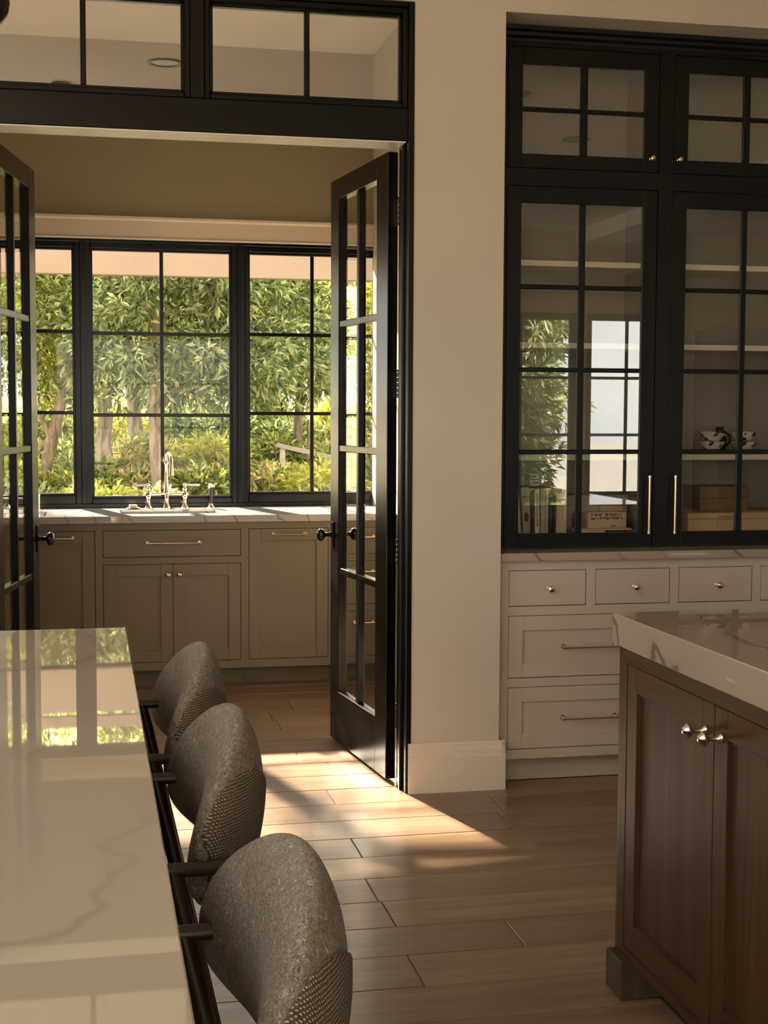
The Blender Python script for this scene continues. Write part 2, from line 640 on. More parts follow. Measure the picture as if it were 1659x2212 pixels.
# window wall of pantry
WX0, WX1, WZ0, WZ1 = -.90, 1.665, .905, 2.387
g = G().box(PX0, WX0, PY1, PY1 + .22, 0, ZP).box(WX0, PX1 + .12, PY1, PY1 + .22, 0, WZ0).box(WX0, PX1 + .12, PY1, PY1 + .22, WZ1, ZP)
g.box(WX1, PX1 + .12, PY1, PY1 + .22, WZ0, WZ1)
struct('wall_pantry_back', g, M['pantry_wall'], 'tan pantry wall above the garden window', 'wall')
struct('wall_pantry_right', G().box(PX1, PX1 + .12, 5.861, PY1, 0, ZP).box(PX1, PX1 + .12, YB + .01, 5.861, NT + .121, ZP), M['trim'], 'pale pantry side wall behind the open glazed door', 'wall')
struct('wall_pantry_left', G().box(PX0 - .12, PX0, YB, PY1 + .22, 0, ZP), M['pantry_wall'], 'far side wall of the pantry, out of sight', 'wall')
struct('ceiling_pantry', G().box(PX0 - .12, PX1 + .12, YB, PY1 + .22, ZP, ZP + .1), M['ceiling'], 'pale pantry ceiling seen through the transom', 'ceiling')
# kitchen shell
ADDED_SKYLIGHTS = [(-3.3, -1.1, -2.5, 2.6)]  # added skylight, out of view, lets in extra light for the kitchen
g = G().box(XL, XR, 2.6, YB, ZC, ZC + .1).box(XL, XR, YBK, -2.7, ZC, ZC + .1)
g.box(XL, -3.3, -2.7, 2.6, ZC, ZC + .1).box(-3.3, -1.1, -2.7, -2.5, ZC, ZC + .1).box(-1.1, XR, -2.7, 2.6, ZC, ZC + .1)
struct('ceiling', g, M['ceiling'], 'kitchen ceiling overhead, opened for the added skylight', 'ceiling')
for i, (a, b, c, d) in enumerate(ADDED_SKYLIGHTS):
    t = thing('window_%d' % (13 + i), 'large unseen skylight added to brighten the kitchen', 'skylight', kind='structure')
    for q in ((a - .06, a, c - .06, d + .06), (b, b + .06, c - .06, d + .06), (a, b, c - .06, c), (a, b, d, d + .06)):
        G().box(*q, ZC + .1, ZC + .26, .004).build('curb', M['trim'], t)
    G().box(a - .06, b + .06, c - .06, d + .06, ZC + .262, ZC + .268).build('pane', M['glass_ext'], t)
struct('wall_right', G().box(XR, XR + .15, YBK, YB, 0, ZC), M['wall'], 'far side wall of the kitchen beyond the walnut island', 'wall')
LW = [(-1.95, .05), (.20, 2.20), (2.35, 4.35)]
g = G().box(XL - .15, XL, YBK, YB, 0, .06).box(XL - .15, XL, YBK, YB, 2.82, ZC)
ys = [YBK] + [v for w in LW for v in w] + [YB]
for a, b in zip(ys[::2], ys[1::2]):
    g.box(XL - .15, XL, a, b, .06, 2.82)
struct('wall_left', g, M['wall'], 'side wall with three tall garden doors', 'wall')
BW = [(-3.5, -.7), (-.5, 2.3), (3.75, 4.93), (5.03, 5.95)]
g = G().box(XL, XR, YBK - .15, YBK, 0, .55).box(XL, XR, YBK - .15, YBK, 2.46, ZC)
xs = [XL] + [v for w in BW for v in w] + [XR]
for a, b in zip(xs[::2], xs[1::2]):
    g.box(a, b, YBK - .15, YBK, .55, 2.46)
struct('wall_back', g, M['wall'], 'wall behind the viewer with dark framed windows', 'wall')


def window(name, x0, x1, z0, z1, y0, y1, cols, rows, fr, mw, mat, gmat, label, bot=None, axis='Y', gl_thick=.006):
    """frame + muntins + one pane per light; axis Y: lies in XZ plane, axis X: lies in YZ plane"""
    t = thing(name, label, 'window', kind='structure')

    def bx(a0, a1, c0, c1, d0, d1, b=.002):
        gg = G()
        return gg.box(a0, a1, c0, c1, d0, d1, b) if axis == 'Y' else gg.box(c0, c1, a0, a1, d0, d1, b)
    bot = fr if bot is None else bot
    g = G()
    for a0, a1, d0, d1 in ((x0, x0 + fr, z0, z1), (x1 - fr, x1, z0, z1), (x0 + fr, x1 - fr, z1 - fr, z1), (x0 + fr, x1 - fr, z0, z0 + bot)):
        if axis == 'Y':
            g.box(a0, a1, y0, y1, d0, d1, .003)
        else:
            g.box(y0, y1, a0, a1, d0, d1, .003)
    # stepped glazing bead
    yb0, yb1 = y0 + (y1 - y0) * .3, y1 - (y1 - y0) * .2
    e = .012
    for a0, a1, d0, d1 in ((x0 + fr - .001, x0 + fr + e, z0 + bot, z1 - fr), (x1 - fr - e, x1 - fr + .001, z0 + bot, z1 - fr), (x0 + fr, x1 - fr, z1 - fr - e, z1 - fr + .001), (x0 + fr, x1 - fr, z0 + bot - .001, z0 + bot + e)):
        if axis == 'Y':
            g.box(a0, a1, yb0, yb1, d0, d1, .002)
        else:
            g.box(yb0, yb1, a0, a1, d0, d1, .002)
    g.build('frame', mat, t)
    gx0, gx1, gz0, gz1 = x0 + fr + e, x1 - fr - e, z0 + bot + e, z1 - fr - e
    cw, rh = (gx1 - gx0) / cols, (gz1 - gz0) / rows
    ym0, ym1 = yb0 + .004, yb1 - .004
    for i in range(1, cols):
        bx(gx0 + i * cw - mw / 2, gx0 + i * cw + mw / 2, ym0, ym1, gz0, gz1).build('muntin', mat, t)
    for j in range(1, rows):
        bx(gx0, gx1, ym0 + .001, ym1 - .001, gz0 + j * rh - mw / 2, gz0 + j * rh + mw / 2).build('muntin', mat, t)
    ymid = (y0 + y1) / 2
    for i in range(cols):
        for j in range(rows):
            bx(gx0 + i * cw + (mw / 2 - .002 if i else 0), gx0 + (i + 1) * cw - (mw / 2 - .002 if i < cols - 1 else 0), ymid - gl_thick / 2, ymid + gl_thick / 2,
               gz0 + j * rh + (mw / 2 - .002 if j else 0), gz0 + (j + 1) * rh - (mw / 2 - .002 if j < rows - 1 else 0), 0).build('pane', gmat, t)
    return t


# pantry garden windows (three units with posts between)
window('window_1', -.895, -.035, .925, 2.372, 8.025, 8.085, 2, 3, .033, .020, M['black'], M['glass_ext'], 'black framed garden window, left unit beside the open left door', bot=.048)
window('window_2', -.012, .832, .925, 2.372, 8.025, 8.085, 2, 3, .033, .020, M['black'], M['glass_ext'], 'black framed garden window, middle unit above the sink', bot=.030)
window('window_3', .860, 1.662, .925, 2.372, 8.025, 8.085, 2, 3, .033, .020, M['black'], M['glass_ext'], 'black framed garden window, right unit partly behind the open right door', bot=.048)
g = G().box(-.037, -.010, 8.01, 8.14, .925, 2.372, .003).box(.830, .862, 8.01, 8.14, .925, 2.372, .003)
g.box(-.905, -.893, 8.01, 8.14, .925, 2.372, .002)
g.box(-.905, 1.61, 8.012, 8.14, 2.370, 2.388, .003).box(-.905, 1.61, 8.015, 8.14, .904, .927, .003)
struct('trim_1', g, M['black'], 'black outer frame and posts around the garden windows', 'window frame')
g = G().box(-1.02, 1.61, 7.998, 8.021, 2.388, 2.40, .003).box(-1.02, 1.61, 8.002, 8.021, 2.40, 2.492, .002)
g.prism([(8.021, 2.490), (7.996, 2.490), (7.990, 2.500), (7.990, 2.512), (8.021, 2.512)], -1.03, 1.61, 'X')
struct('trim_2', g, M['trim'], 'pale casing board above the garden windows', 'trim')

# doorway frame: jambs, head rail and transom
t = thing('trim_3', 'black door frame with wide head rail under the transom', 'door frame', kind='structure')
for x0, x1, nm in ((OL, OL + .022, 'jamb'), (OR - .022, OR, 'jamb')):
    G().box(x0, x1, YW - .004, YB + .014, 0, 2.942, .003).build(nm, M['black'], t)
g = G().box(OL + .022, OL + .034, YW + .05, YW + .10, 0, 2.44, .002)
g.build('door_stop', M['black'], t)
G().box(OR - .034, OR - .022, YW + .05, YW + .10, 0, 2.44, .002).build('door_stop', M['black'], t)
G().box(OL + .022, OR - .022, YW - .001, YB + .012, 2.440, 2.560, .003).build('head_rail', M['black'], t)
G().box(OL + .022, OR - .022, YW - .004, YB + .014, 2.922, 2.942, .003).build('head_jamb', M['black'], t)
G().box(OL + .03, OR - .03, YW + .004, YB + .006, 2.4365, 2.4402, .001).build('head_glint', M['glint'], t)  # added pale strip, imitates the window's reflection in the glossy black head
G().box(.370, .420, YW - .002, YB + .012, 2.560, 2.922, .003).build('mullion', M['black'], t)
window('window_4', OL + .022, .370, 2.560, 2.922, YW + .008, YW + .070, 2, 1, .020, .020, M['black'], M['glass_transom'], 'left transom light over the doorway with one upright bar')
window('window_5', .420, OR - .022, 2.560, 2.922, YW + .008, YW + .070, 2, 1, .020, .020, M['black'], M['glass_transom'], 'right transom light over the doorway with one upright bar')

# baseboards
BP = [(0, 0), (.0, .19), (.006, .19), (.009, .183), (.010, .172), (.017, .160), (.0175, .140), (.022, .136), (.022, 0)]


def baseboard(name, segs, label):
    g = G()
    for kind, a0, a1, face in segs:
        if kind == 'y-':     # runs in X on a face looking to -Y
            g.prism([(face - d, z) for d, z in BP], a0, a1, 'X')
        elif kind == 'x-':
            g.prism([(face - d, z) for d, z in BP], a0, a1, 'Y')
        elif kind == 'x+':
            g.prism([(face + d, z) for d, z in BP], a0, a1, 'Y')
        elif kind == 'y+':
            g.prism([(face + d, z) for d, z in BP], a0, a1, 'X')
    return struct(name, g, M['trim'], label, 'baseboard')


baseboard('baseboard_front', [('y-', OR - .012, NL + .022, YW - .0005), ('x+', YW - .022, YW + .012, NL)], 'tall moulded baseboard round the foot of the beige pillar')
baseboard('baseboard_left', [('y-', XL, OL - .001, YW - .0005)], 'tall moulded baseboard left of the doorway')
baseboard('baseboard_right', [('y-', NR + .001, XR, YW - .0005)], 'tall moulded baseboard right of the cabinet niche')
baseboard('baseboard_pantry', [('x-', 5.862, 7.37, PX1)], 'baseboard of the pantry side wall behind the right door')

# kitchen windows behind and beside the viewer (light sources and reflections)
for i, (a, b) in enumerate(BW):
    window('window_%d' % (6 + i), a, b, .55, 2.46, YBK - .10, YBK - .03, 2, 3, .06, .03, M['black'], M['glass_ext'],
           ['wide window behind the viewer at far left', 'wide window behind the viewer at centre left', 'window behind the viewer facing the dark trees', 'window behind the viewer facing the cloudy sky'][i])
for i, (a, b) in enumerate(LW):
    window('window_%d' % (10 + i), a, b, .06, 2.82, XL - .10, XL - .03, 2, 4, .07, .03, M['black'], M['glass_ext'],
           ['tall garden door nearest the back wall', 'tall garden door in the middle of the side wall', 'tall garden door nearest the doorway wall'][i], axis='X')
g = G().box(3.6, 6.1, YBK + .001, YBK + .03, 2.50, 2.62, .003).box(3.58, 6.12, YBK + .001, YBK + .045, 2.62, 2.645, .003)
struct('trim_4', g, M['trim'], 'casing above the windows behind the viewer', 'trim')

# ================================================================== FRENCH DOORS
def door_leaf(name, label, hinge, direction, sgn):
    """local +x runs from hinge to free edge, thickness along sgn*y away from the visible face (y=0)"""
    t = thing(name, label, 'door', (hinge[0], hinge[1], 0), math.atan2(direction[1], direction[0]), kind='structure')
    Wd, T = .769, .040 * sgn
    gx0, gx1, gz0, gz1 = .138, .650, .234, 2.345
    G().box(0, gx0, 0, T, .012, 2.432, .002).build('stile', M['black'], t)
    G().box(gx1, Wd, 0, T, .012, 2.432, .002).build('stile', M['black'], t)
    G().box(gx0, gx1, 0, T, gz1, 2.432, .002).build('rail', M['black'], t)
    G().box(gx0, gx1, 0, T, .012, gz0, .002).build('rail', M['black'], t)
    mw = .028
    xm = (gx0 + gx1) / 2
    G().box(xm - mw / 2, xm + mw / 2, T * .1, T * .9, gz0, gz1, .003).build('muntin', M['black'], t)
    rh = (gz1 - gz0) / 4
    for j in range(1, 4):
        G().box(gx0, gx1, T * .08, T * .92, gz0 + j * rh - mw / 2, gz0 + j * rh + mw / 2, .003).build('muntin', M['black'], t)
    for i, (a, b) in enumerate(((gx0, xm - mw / 2 + .003), (xm + mw / 2 - .003, gx1))):
        for j in range(4):
            G().box(a, b, T * .44, T * .56, gz0 + j * rh + (mw / 2 - .003 if j else 0), gz0 + (j + 1) * rh - (mw / 2 - .003 if j < 3 else 0)).build('pane', M['glass'], t)
    # knobs and backplates both sides
    xk = .728
    for side in (0, 1):
        y0 = 0 if side == 0 else T
        d = -sgn if side == 0 else sgn
        G().box(xk - .016, xk + .016, y0, y0 + d * .006, .855, .968, .004).build('backplate', M['bronze'], t)
        prof = [(.013, .004), (.0135, .010), (.009, .014), (.0085, .034), (.012, .040), (.024, .046), (.028, .053), (.027, .062), (.020, .069), (.008, .072), (.0, .072)]
        G().lathe(prof, (xk, y0, .912), (0, d, 0), 22).build('knob', M['bronze'], t, smooth=True)
    for z in (2.203, 1.549, .905, .263):
        g = G().box(-.003, .0005, T * .06, T * .95, z - .05, z + .05)
        for k in range(5):
            g.cyl((-.008, T * 1.0, z - .05 + k * .02 + .001), (-.008, T * 1.0, z - .05 + (k + 1) * .02 - .001), .006, n=10)
        g.lathe([(.0, 0), (.005, .002), (.004, .008), (0, .010)], (-.008, T, z + .05), (0, 0, 1), 10)
        g.build('hinge', M['bronze'], t, smooth=True)
    return t


dr = Vector((-.090, .764)).normalized()
door_leaf('door_1', 'open black glazed door hinged on the right jamb beside the beige pillar', (1.126, 5.326), dr, -1)
dl = Vector((.131, .761)).normalized()
door_leaf('door_2', 'open black glazed door hinged on the left jamb, cut by the photo edge', (-.336, 5.326), dl, 1)

# ================================================================== CABINET HELPERS
def shaker(name, x0, x1, z0, z1, y, mat, parent, fr=.062, frb=None, depth=.020, rec=.009, panel=True):
    """frame-and-panel front in the XZ plane, face at y looking to -Y"""
    frb = frb or fr
    g = G()
    g.box(x0, x0 + fr, y, y + depth, z0, z1, .0012).box(x1 - fr, x1, y, y + depth, z0, z1, .0012)
    g.box(x0 + fr, x1 - fr, y, y + depth, z1 - frb, z1, .0012).box(x0 + fr, x1 - fr, y, y + depth, z0, z0 + frb, .0012)
    ob = g.build(name, mat, parent)
    G().box(x0 + fr - .002, x1 - fr + .002, y + rec, y + depth - .001, z0 + frb - .002, z1 - frb + .002).build('panel', mat, ob)
    return ob


def slab(name, x0, x1, z0, z1, y, mat, parent, depth=.020):
    return G().box(x0, x1, y, y + depth, z0, z1, .0015).build(name, mat, parent)


def bar_pull(parent, xc, z, y, ln, mat, r=.0045, proj=.030, vertical=False, ends=True):
    g = G()
    a = ln / 2
    if vertical:
        g.cyl((xc, y - proj, z - a), (xc, y - proj, z + a), r, n=12)
        for s_ in (-1, 1):
            g.cyl((xc, y, z + s_ * (a - .012)), (xc, y - proj, z + s_ * (a - .012)), r * .9, n=10)
            g.lathe([(0, -.003), (r * 1.6, -.002), (r * 1.6, .004), (0, .005)], (xc, y - proj, z + s_ * (a - .006)), (0, 0, 1), 12)
    else:
        g.cyl((xc - a, y - proj, z), (xc + a, y - proj, z), r, n=12)
        for s_ in (-1, 1):
            g.cyl((xc + s_ * (a - .010), y, z), (xc + s_ * (a - .010), y - proj, z), r * .9, n=10)
            g.lathe([(0, -.003), (r * 1.45, -.002), (r * 1.45, .003), (0, .004)], (xc + s_ * (a - .003), y - proj, z), (1, 0, 0), 12)
            g.lathe([(r * 2, 0), (r * 2, .003), (r, .004)], (xc + s_ * (a - .010), y, z), (0, -1, 0), 12)
    return g.build('pull', mat, parent, smooth=True)


KN = [(.008, 0), (.0085, .003), (.005, .005), (.0045, .014), (.009, .018), (.0128, .022), (.0135, .027), (.011, .032), (.005, .0345), (0, .035)]


def knob(parent, p, mat, axis=(0, -1, 0), k=1.0):
    return G().lathe([(r * k, h * k) for r, h in KN], p, axis, 18).build('knob', mat, parent, smooth=True)


# ================================================================== PANTRY CABINETS
PF = 7.375   # face-frame plane
g3 = .0025


def base_unit(name, label, x0, x1, ztop, openings, mat, face, back, toe_y, zrail=.095, z_open_bot=.138, toe_mat=None, group=None, inset=.001):
    """carcass, face frame with openings [(x0,x1,z0,z1)], plinth"""
    t = thing(name, label, 'cabinet', group=group)
    # face frame as a grid of boxes: everything that is not an opening
    xs_ = sorted(set([x0, x1] + [v for o_ in openings for v in o_[:2]]))
    zs_ = sorted(set([zrail, ztop] + [v for o_ in openings for v in o_[2:]]))
    g = G()
    # merge cells row by row
    for za, zb in zip(zs_, zs_[1:]):
        run = None
        for xa, xb in zip(xs_, xs_[1:]):
            xc, zc = (xa + xb) / 2, (za + zb) / 2
            hole = any(o_[0] < xc < o_[1] and o_[2] < zc < o_[3] for o_ in openings)
            if hole:
                if run:
                    g.box(run[0], run[1], face, face + .022, za, zb)
                run = None
            else:
                run = (run[0], xb) if run else (xa, xb)
        if run:
            g.box(run[0], run[1], face, face + .022, za, zb)
    g.build('face_frame', mat, t)
    G().box(x0 + .001, x1 - .001, face + .024, back, .10, ztop - .001).build('carcass', M['gap'], t)
    G().box(x0 + .0005, x1 - .0005, toe_y, toe_y + .018, 0, zrail + .004).build('plinth', toe_mat or mat, t)
    return t


def op(x0, x1, z0, z1):
    return (x0 - g3, x1 + g3, z0 - g3, z1 + g3)


zt = .867
t = base_unit('sink_cabinet', 'olive greige sink cabinet with one wide drawer front over two doors', .030, .800, zt,
              [op(.070, .777, .690, .827), op(.070, .777, .139, .650)], M['greige'], PF, 8.0, 7.45, toe_mat=M['greige_dark'])
d = slab('drawer', .070, .777, .690, .827, PF + .001, M['greige'], t)
bar_pull(d, .430, .762, PF + .001, .288, M['brass'])
d = shaker('door', .070, .4235, .139, .650, PF + .001, M['greige'], t)
knob(d, (.400, PF + .001, .597), M['brass'])
d = shaker('door', .4255, .777, .139, .650, PF + .001, M['greige'], t)
knob(d, (.457, PF + .001, .597), M['brass'])
t = base_unit('base_cabinet', 'olive greige single door cabinet right of the sink cabinet', .8005, 1.262, zt,
              [op(.822, 1.242, .140, .829)], M['greige'], PF, 8.0, 7.45, toe_mat=M['greige_dark'])
d = shaker('door', .822, 1.242, .140, .829, PF + .001, M['greige'], t)
bar_pull(d, 1.035, .800, PF + .001, .186, M['brass'])
t = base_unit('base_cabinet', 'olive greige tall panel cabinet left of the sink cabinet', -.390, .0295, zt,
              [op(-.362, .027, .140, .826)], M['greige'], PF, 8.0, 7.45, toe_mat=M['greige_dark'])
d = shaker('door', -.362, .027, .140, .826, PF + .001, M['greige'], t)
bar_pull(d, -.166, .793, PF + .001, .186, M['brass'])
t = base_unit('drawer_cabinet', 'olive greige drawer cabinet in the pantry corner behind the right door', 1.2625, 1.609, zt,
              [op(1.288, 1.585, .690, .829), op(1.288, 1.585, .420, .650), op(1.288, 1.585, .140, .380)], M['greige'], PF, 8.0, 7.45, toe_mat=M['greige_dark'])
for za, zb in ((.690, .829), (.420, .650), (.140, .380)):
    if za > .6:
        d = slab('drawer', 1.288, 1.585, za, zb, PF + .001, M['greige'], t)
    else:
        d = shaker('drawer', 1.288, 1.585, za, zb, PF + .001, M['greige'], t, .055)
    bar_pull(d, 1.436, (za + zb) / 2 + (.02 if za > .6 else .06), PF + .001, .12, M['brass'])
t = base_unit('drawer_cabinet', 'olive greige drawer cabinet seen through panes of the left door', -1.000, -.3905, zt,
              [op(-.975, -.415, .690, .829), op(-.975, -.415, .420, .650), op(-.975, -.415, .140, .380)], M['greige'], PF, 8.0, 7.45, toe_mat=M['greige_dark'])
for za, zb in ((.690, .829), (.420, .650), (.140, .380)):
    d = slab('drawer', -.975, -.415, za, zb, PF + .001, M['greige'], t)
    bar_pull(d, -.695, (za + zb) / 2, PF + .001, .2, M['brass'])

# pantry worktop with sink cut-out
SX0, SX1, SY0, SY1 = .165, .685, 7.515, 7.860
t = thing('pantry_worktop', 'polished pale stone worktop under the garden windows', 'worktop')
g = G().box(-1.02, SX0, 7.350, 8.012, .868, .904, .002).box(SX1, 1.609, 7.350, 8.012, .868, .904, .002)
g.box(SX0, SX1, 7.350, SY0, .868, .904, .002).box(SX0, SX1, SY1, 8.012, .868, .904, .002)
g.build('slab', M['stone3'], t)
t = thing('sink', 'stone undermount sink basin below the bridge faucet', 'sink')
g = G()
g.box(SX0, SX1, SY0 - .02, SY0, .872, .66).box(SX0, SX1, SY1, SY1 + .02, .66, .867).box(SX0 - .02, SX0, SY0 - .02, SY1 + .02, .66, .867)
g = G().box(SX0 - .018, SX1 + .018, SY0 - .018, SY0, .66, .8675).box(SX0 - .018, SX1 + .018, SY1, SY1 + .018, .66, .8675)
g.box(SX0 - .018, SX0, SY0, SY1, .66, .8675).box(SX1, SX1 + .018, SY0, SY1, .66, .8675).box(SX0 - .018, SX1 + .018, SY0 - .018, SY1 + .018, .645, .66)
g.build('basin', M['porcelain'], t)
G().lathe([(.0, 0), (.04, 0), (.045, .003), (.03, .004), (0, .003)], (.425, 7.69, .660), (0, 0, 1), 20).build('drain', M['nickel'], t, smooth=True)

# bridge faucet
FY = 7.935
t = thing('bridge_faucet', 'polished nickel bridge faucet with two lever handles behind the sink', 'faucet', (.425, FY, .904))
for sx in (-1, 1):
    x = sx * .1005
    prof = [(.021, 0), (.0215, .004), (.017, .010), (.0115, .018), (.0105, .052), (.015, .060), (.019, .072), (.015, .084), (.010, .090), (.013, .098), (.0135, .106), (.008, .112), (.0095, .122), (.012, .128), (.0095, .136), (0, .139)]
    v = G().lathe(prof, (x, 0, 0), (0, 0, 1), 20).build('valve', M['nickel'], t, smooth=True)
    lev = G().tube([(x, 0, .128), (x + sx * .02, -.002, .1285), (x + sx * .06, -.006, .128), (x + sx * .084, -.008, .129)], [.0055, .005, .0055, .0065], 10)
    lev.build('lever', M['nickel'], v, smooth=True)
prof = [(.022, 0), (.0225, .004), (.018, .012), (.0125, .022), (.0125, .070), (.0175, .078), (.019, .085), (.0165, .094), (.012, .100), (.0125, .112), (.0085, .118), (.0085, .24), (.012, .246), (.0125, .256), (.0085, .262), (.008, .285), (.006, .30), (0, .305)]
G().lathe(prof, (0, 0, 0), (0, 0, 1), 20).build('post', M['nickel'], t, smooth=True)
G().tube([(-.10, 0, .078), (-.05, 0, .080), (0, 0, .082), (.05, 0, .080), (.10, 0, .078)], .0072, 12).build('bridge', M['nickel'], t, smooth=True)
sp = [(0, 0, .25)] + [(.055 * .12 * math.sin(a) * 0 + .018 * (1 - math.cos(a)) / 2, -.085 * (1 - math.cos(a)), .25 + .058 * math.sin(a)) for a in [i * PI / 10 for i in range(1, 11)]] + [(.018, -.170, .215)]
G().tube(sp, [.0085] * (len(sp) - 1) + [.0125], 12).build('spout', M['nickel'], t, smooth=True)
G().lathe([(.0095, 0), (.0135, .004), (.0135, .028), (.010, .032), (0, .033)], (.018, -.170, .186), (0, 0, 1), 16).build('spout_nozzle', M['nickel'], t, smooth=True)
# side spray
t = thing('side_spray', 'nickel side spray standing right of the bridge faucet', 'faucet sprayer', (.672, FY, .904))
G().lathe([(.021, 0), (.0215, .004), (.016, .011), (.012, .016), (.012, .022), (0, .024)], (0, 0, 0), (0, 0, 1), 18).build('base', M['nickel'], t, smooth=True)
G().tube([(0, 0, .02), (.001, 0, .05), (.002, -.002, .09), (0, -.006, .112)], [.0095, .0115, .0125, .010], 14).build('grip', M['bronze'], t, smooth=True)
G().lathe([(.010, 0), (.013, .006), (.0155, .016), (.0155, .022), (0, .023)], (.010, .004, .121), (-1, -.35, .12), 16).build('spray_head', M['nickel'], t, smooth=True)
G().tube([(.004, .004, .118), (.015, .008, .124), (.019, .009, .114)], .0035, 8).build('trigger', M['nickel'], t, smooth=True)
# soap dish / air switch cap
t = thing('soap_dish', 'small nickel soap dish with a pale soap bar left of the faucet', 'soap dish', (.240, 7.905, .904))
G().lathe([(.0, 0), (.030, 0), (.037, .004), (.038, .007), (.030, .0065), (0, .006)], (0, 0, 0), (0, 0, 1), 20).build('dish', M['nickel'], t, smooth=True)
G().box(-.024, .024, -.014, .014, .0062, .024, .006).build('soap', M['paper'], t, smooth=True)
# dish rack glimpsed through left door
t = thing('dish_rack', 'white wire dish rack on the worktop behind the left door panes', 'dish rack', (-.36, 7.72, .904))
g = G()
for zz in (.004, .085):
    g.tube([(-.10, -.14, zz), (.10, -.14, zz), (.10, .14, zz), (-.10, .14, zz), (-.10, -.14, zz)], .004, 8)
g.build('rim', M['paper'], t)
for i in range(9):
    y = -.12 + i * .03
    G().tube([(-.10, y, .085), (-.10, y, .004), (.10, y, .004), (.10, y, .085)], .002, 6).build('wire', M['paper'], t)

# ================================================================== NICHE: DRAWER BASE + STONE TOP + GLAZED HUTCH
BF = 5.195
boxes = [(1.583, 1.893), (1.935, 2.241), (2.282, 2.592), (2.633, 2.941)]
ops = [op(a, b, .700, .836) for a, b in boxes] + [op(1.583, 2.241, .420, .660), op(2.282, 2.941, .420, .660), op(1.583, 2.241, .140, .380), op(2.282, 2.941, .140, .380)]
t = base_unit('drawer_chest', 'putty grey built in drawer chest with four small and four large drawers', NL + .0005, NR - .0005, .874, ops, M['cream'], BF, 5.74, 5.266, zrail=.100, toe_mat=M['cream'])
for a, b in boxes:
    d = slab('drawer', a, b, .700, .836, BF + .001, M['cream'], t)
    knob(d, ((a + b) / 2 + .006, BF + .001, .766), M['nickel'], k=1.05)
for a, b in ((1.583, 2.241), (2.282, 2.941)):
    for za, zb in ((.420, .660), (.140, .380)):
        d = shaker('drawer', a, b, za, zb, BF + .001, M['cream'], t, .057)
        bar_pull(d, (a + b) / 2, za + .117, BF + .001, .235, M['nickel'], .0048, .032)
t = thing('niche_worktop', 'pale veined stone top of the putty drawer chest', 'worktop')
G().box(NL + .0005, NR - .0005, 5.168, 5.755, .8755, .907, .002).build('slab', M['stone2'], t)

HF = 5.330   # hutch face
t = thing('glazed_hutch', 'tall black built in hutch with gridded glass doors', 'cabinet')
hutch = t
# carcass of separate boards (open inside)
Hx0, Hx1, Hy1 = NL + .003, NR - .003, 5.735
zb0, ztp = .9085, 2.905
G().box(Hx0, Hx0 + .02, HF + .021, Hy1, zb0, ztp).build('side_panel', M['inside'], t)
G().box(Hx1 - .02, Hx1, HF + .021, Hy1, zb0, ztp).build('side_panel', M['inside'], t)
G().box(Hx0 + .02, Hx1 - .02, Hy1 - .012, Hy1, zb0, ztp).build('back_panel', M['inside'], t)
G().box(2.240, 2.262, HF + .021, Hy1 - .012, zb0, ztp).build('divider', M['inside'], t)
for z0, z1, nm in ((zb0, .955, 'cabinet_floor'), (2.335, 2.375, 'cabinet_floor'), (ztp - .03, ztp, 'cabinet_top')):
    for xa, xb in ((Hx0 + .02, 2.240), (2.262, Hx1 - .02)):
        G().box(xa, xb, HF + .021, Hy1 - .012, z0, z1).build(nm, M['inside'], t)
for z in (2.053, 1.727, 1.276):
    for xa, xb in ((Hx0 + .021, 2.239), (2.263, Hx1 - .021)):
        G().box(xa, xb, 5.450, Hy1 - .013, z - .023, z, .0015).build('shelf', M['shelf'], t)
cols = [(1.599, 2.2195), (2.2855, 2.905)]
rows_ = [(.914, 2.324), (2.394, 2.853)]
ops = [op(a, b, c, d_) for a, b in cols for c, d_ in rows_]
xs_ = sorted(set([Hx0, Hx1] + [v for o_ in ops for v in o_[:2]]))
zs_ = sorted(set([zb0, 2.885] + [v for o_ in ops for v in o_[2:]]))
g = G()
for xa, xb in zip(xs_, xs_[1:]):
    xc = (xa + xb) / 2
    if not any(o_[0] < xc < o_[1] for o_ in ops):
        g.box(xa, xb, HF, HF + .02, zb0, 2.885)
    else:
        for za, zb in zip(zs_, zs_[1:]):
            zc = (za + zb) / 2
            if not any(o_[0] < xc < o_[1] and o_[2] < zc < o_[3] for o_ in ops):
                g.box(xa, xb, HF, HF + .02, za, zb)
g.build('face_frame', M['black2'], t)
g = G().prism([(HF + .02, 2.872), (HF - .004, 2.872), (HF - .006, 2.882), (HF - .016, 2.892), (HF - .018, 2.904), (HF - .030, 2.912), (HF - .032, 2.926), (HF + .02, 2.926)], Hx0, Hx1, 'X')
g.build('cornice', M['black2'], t)
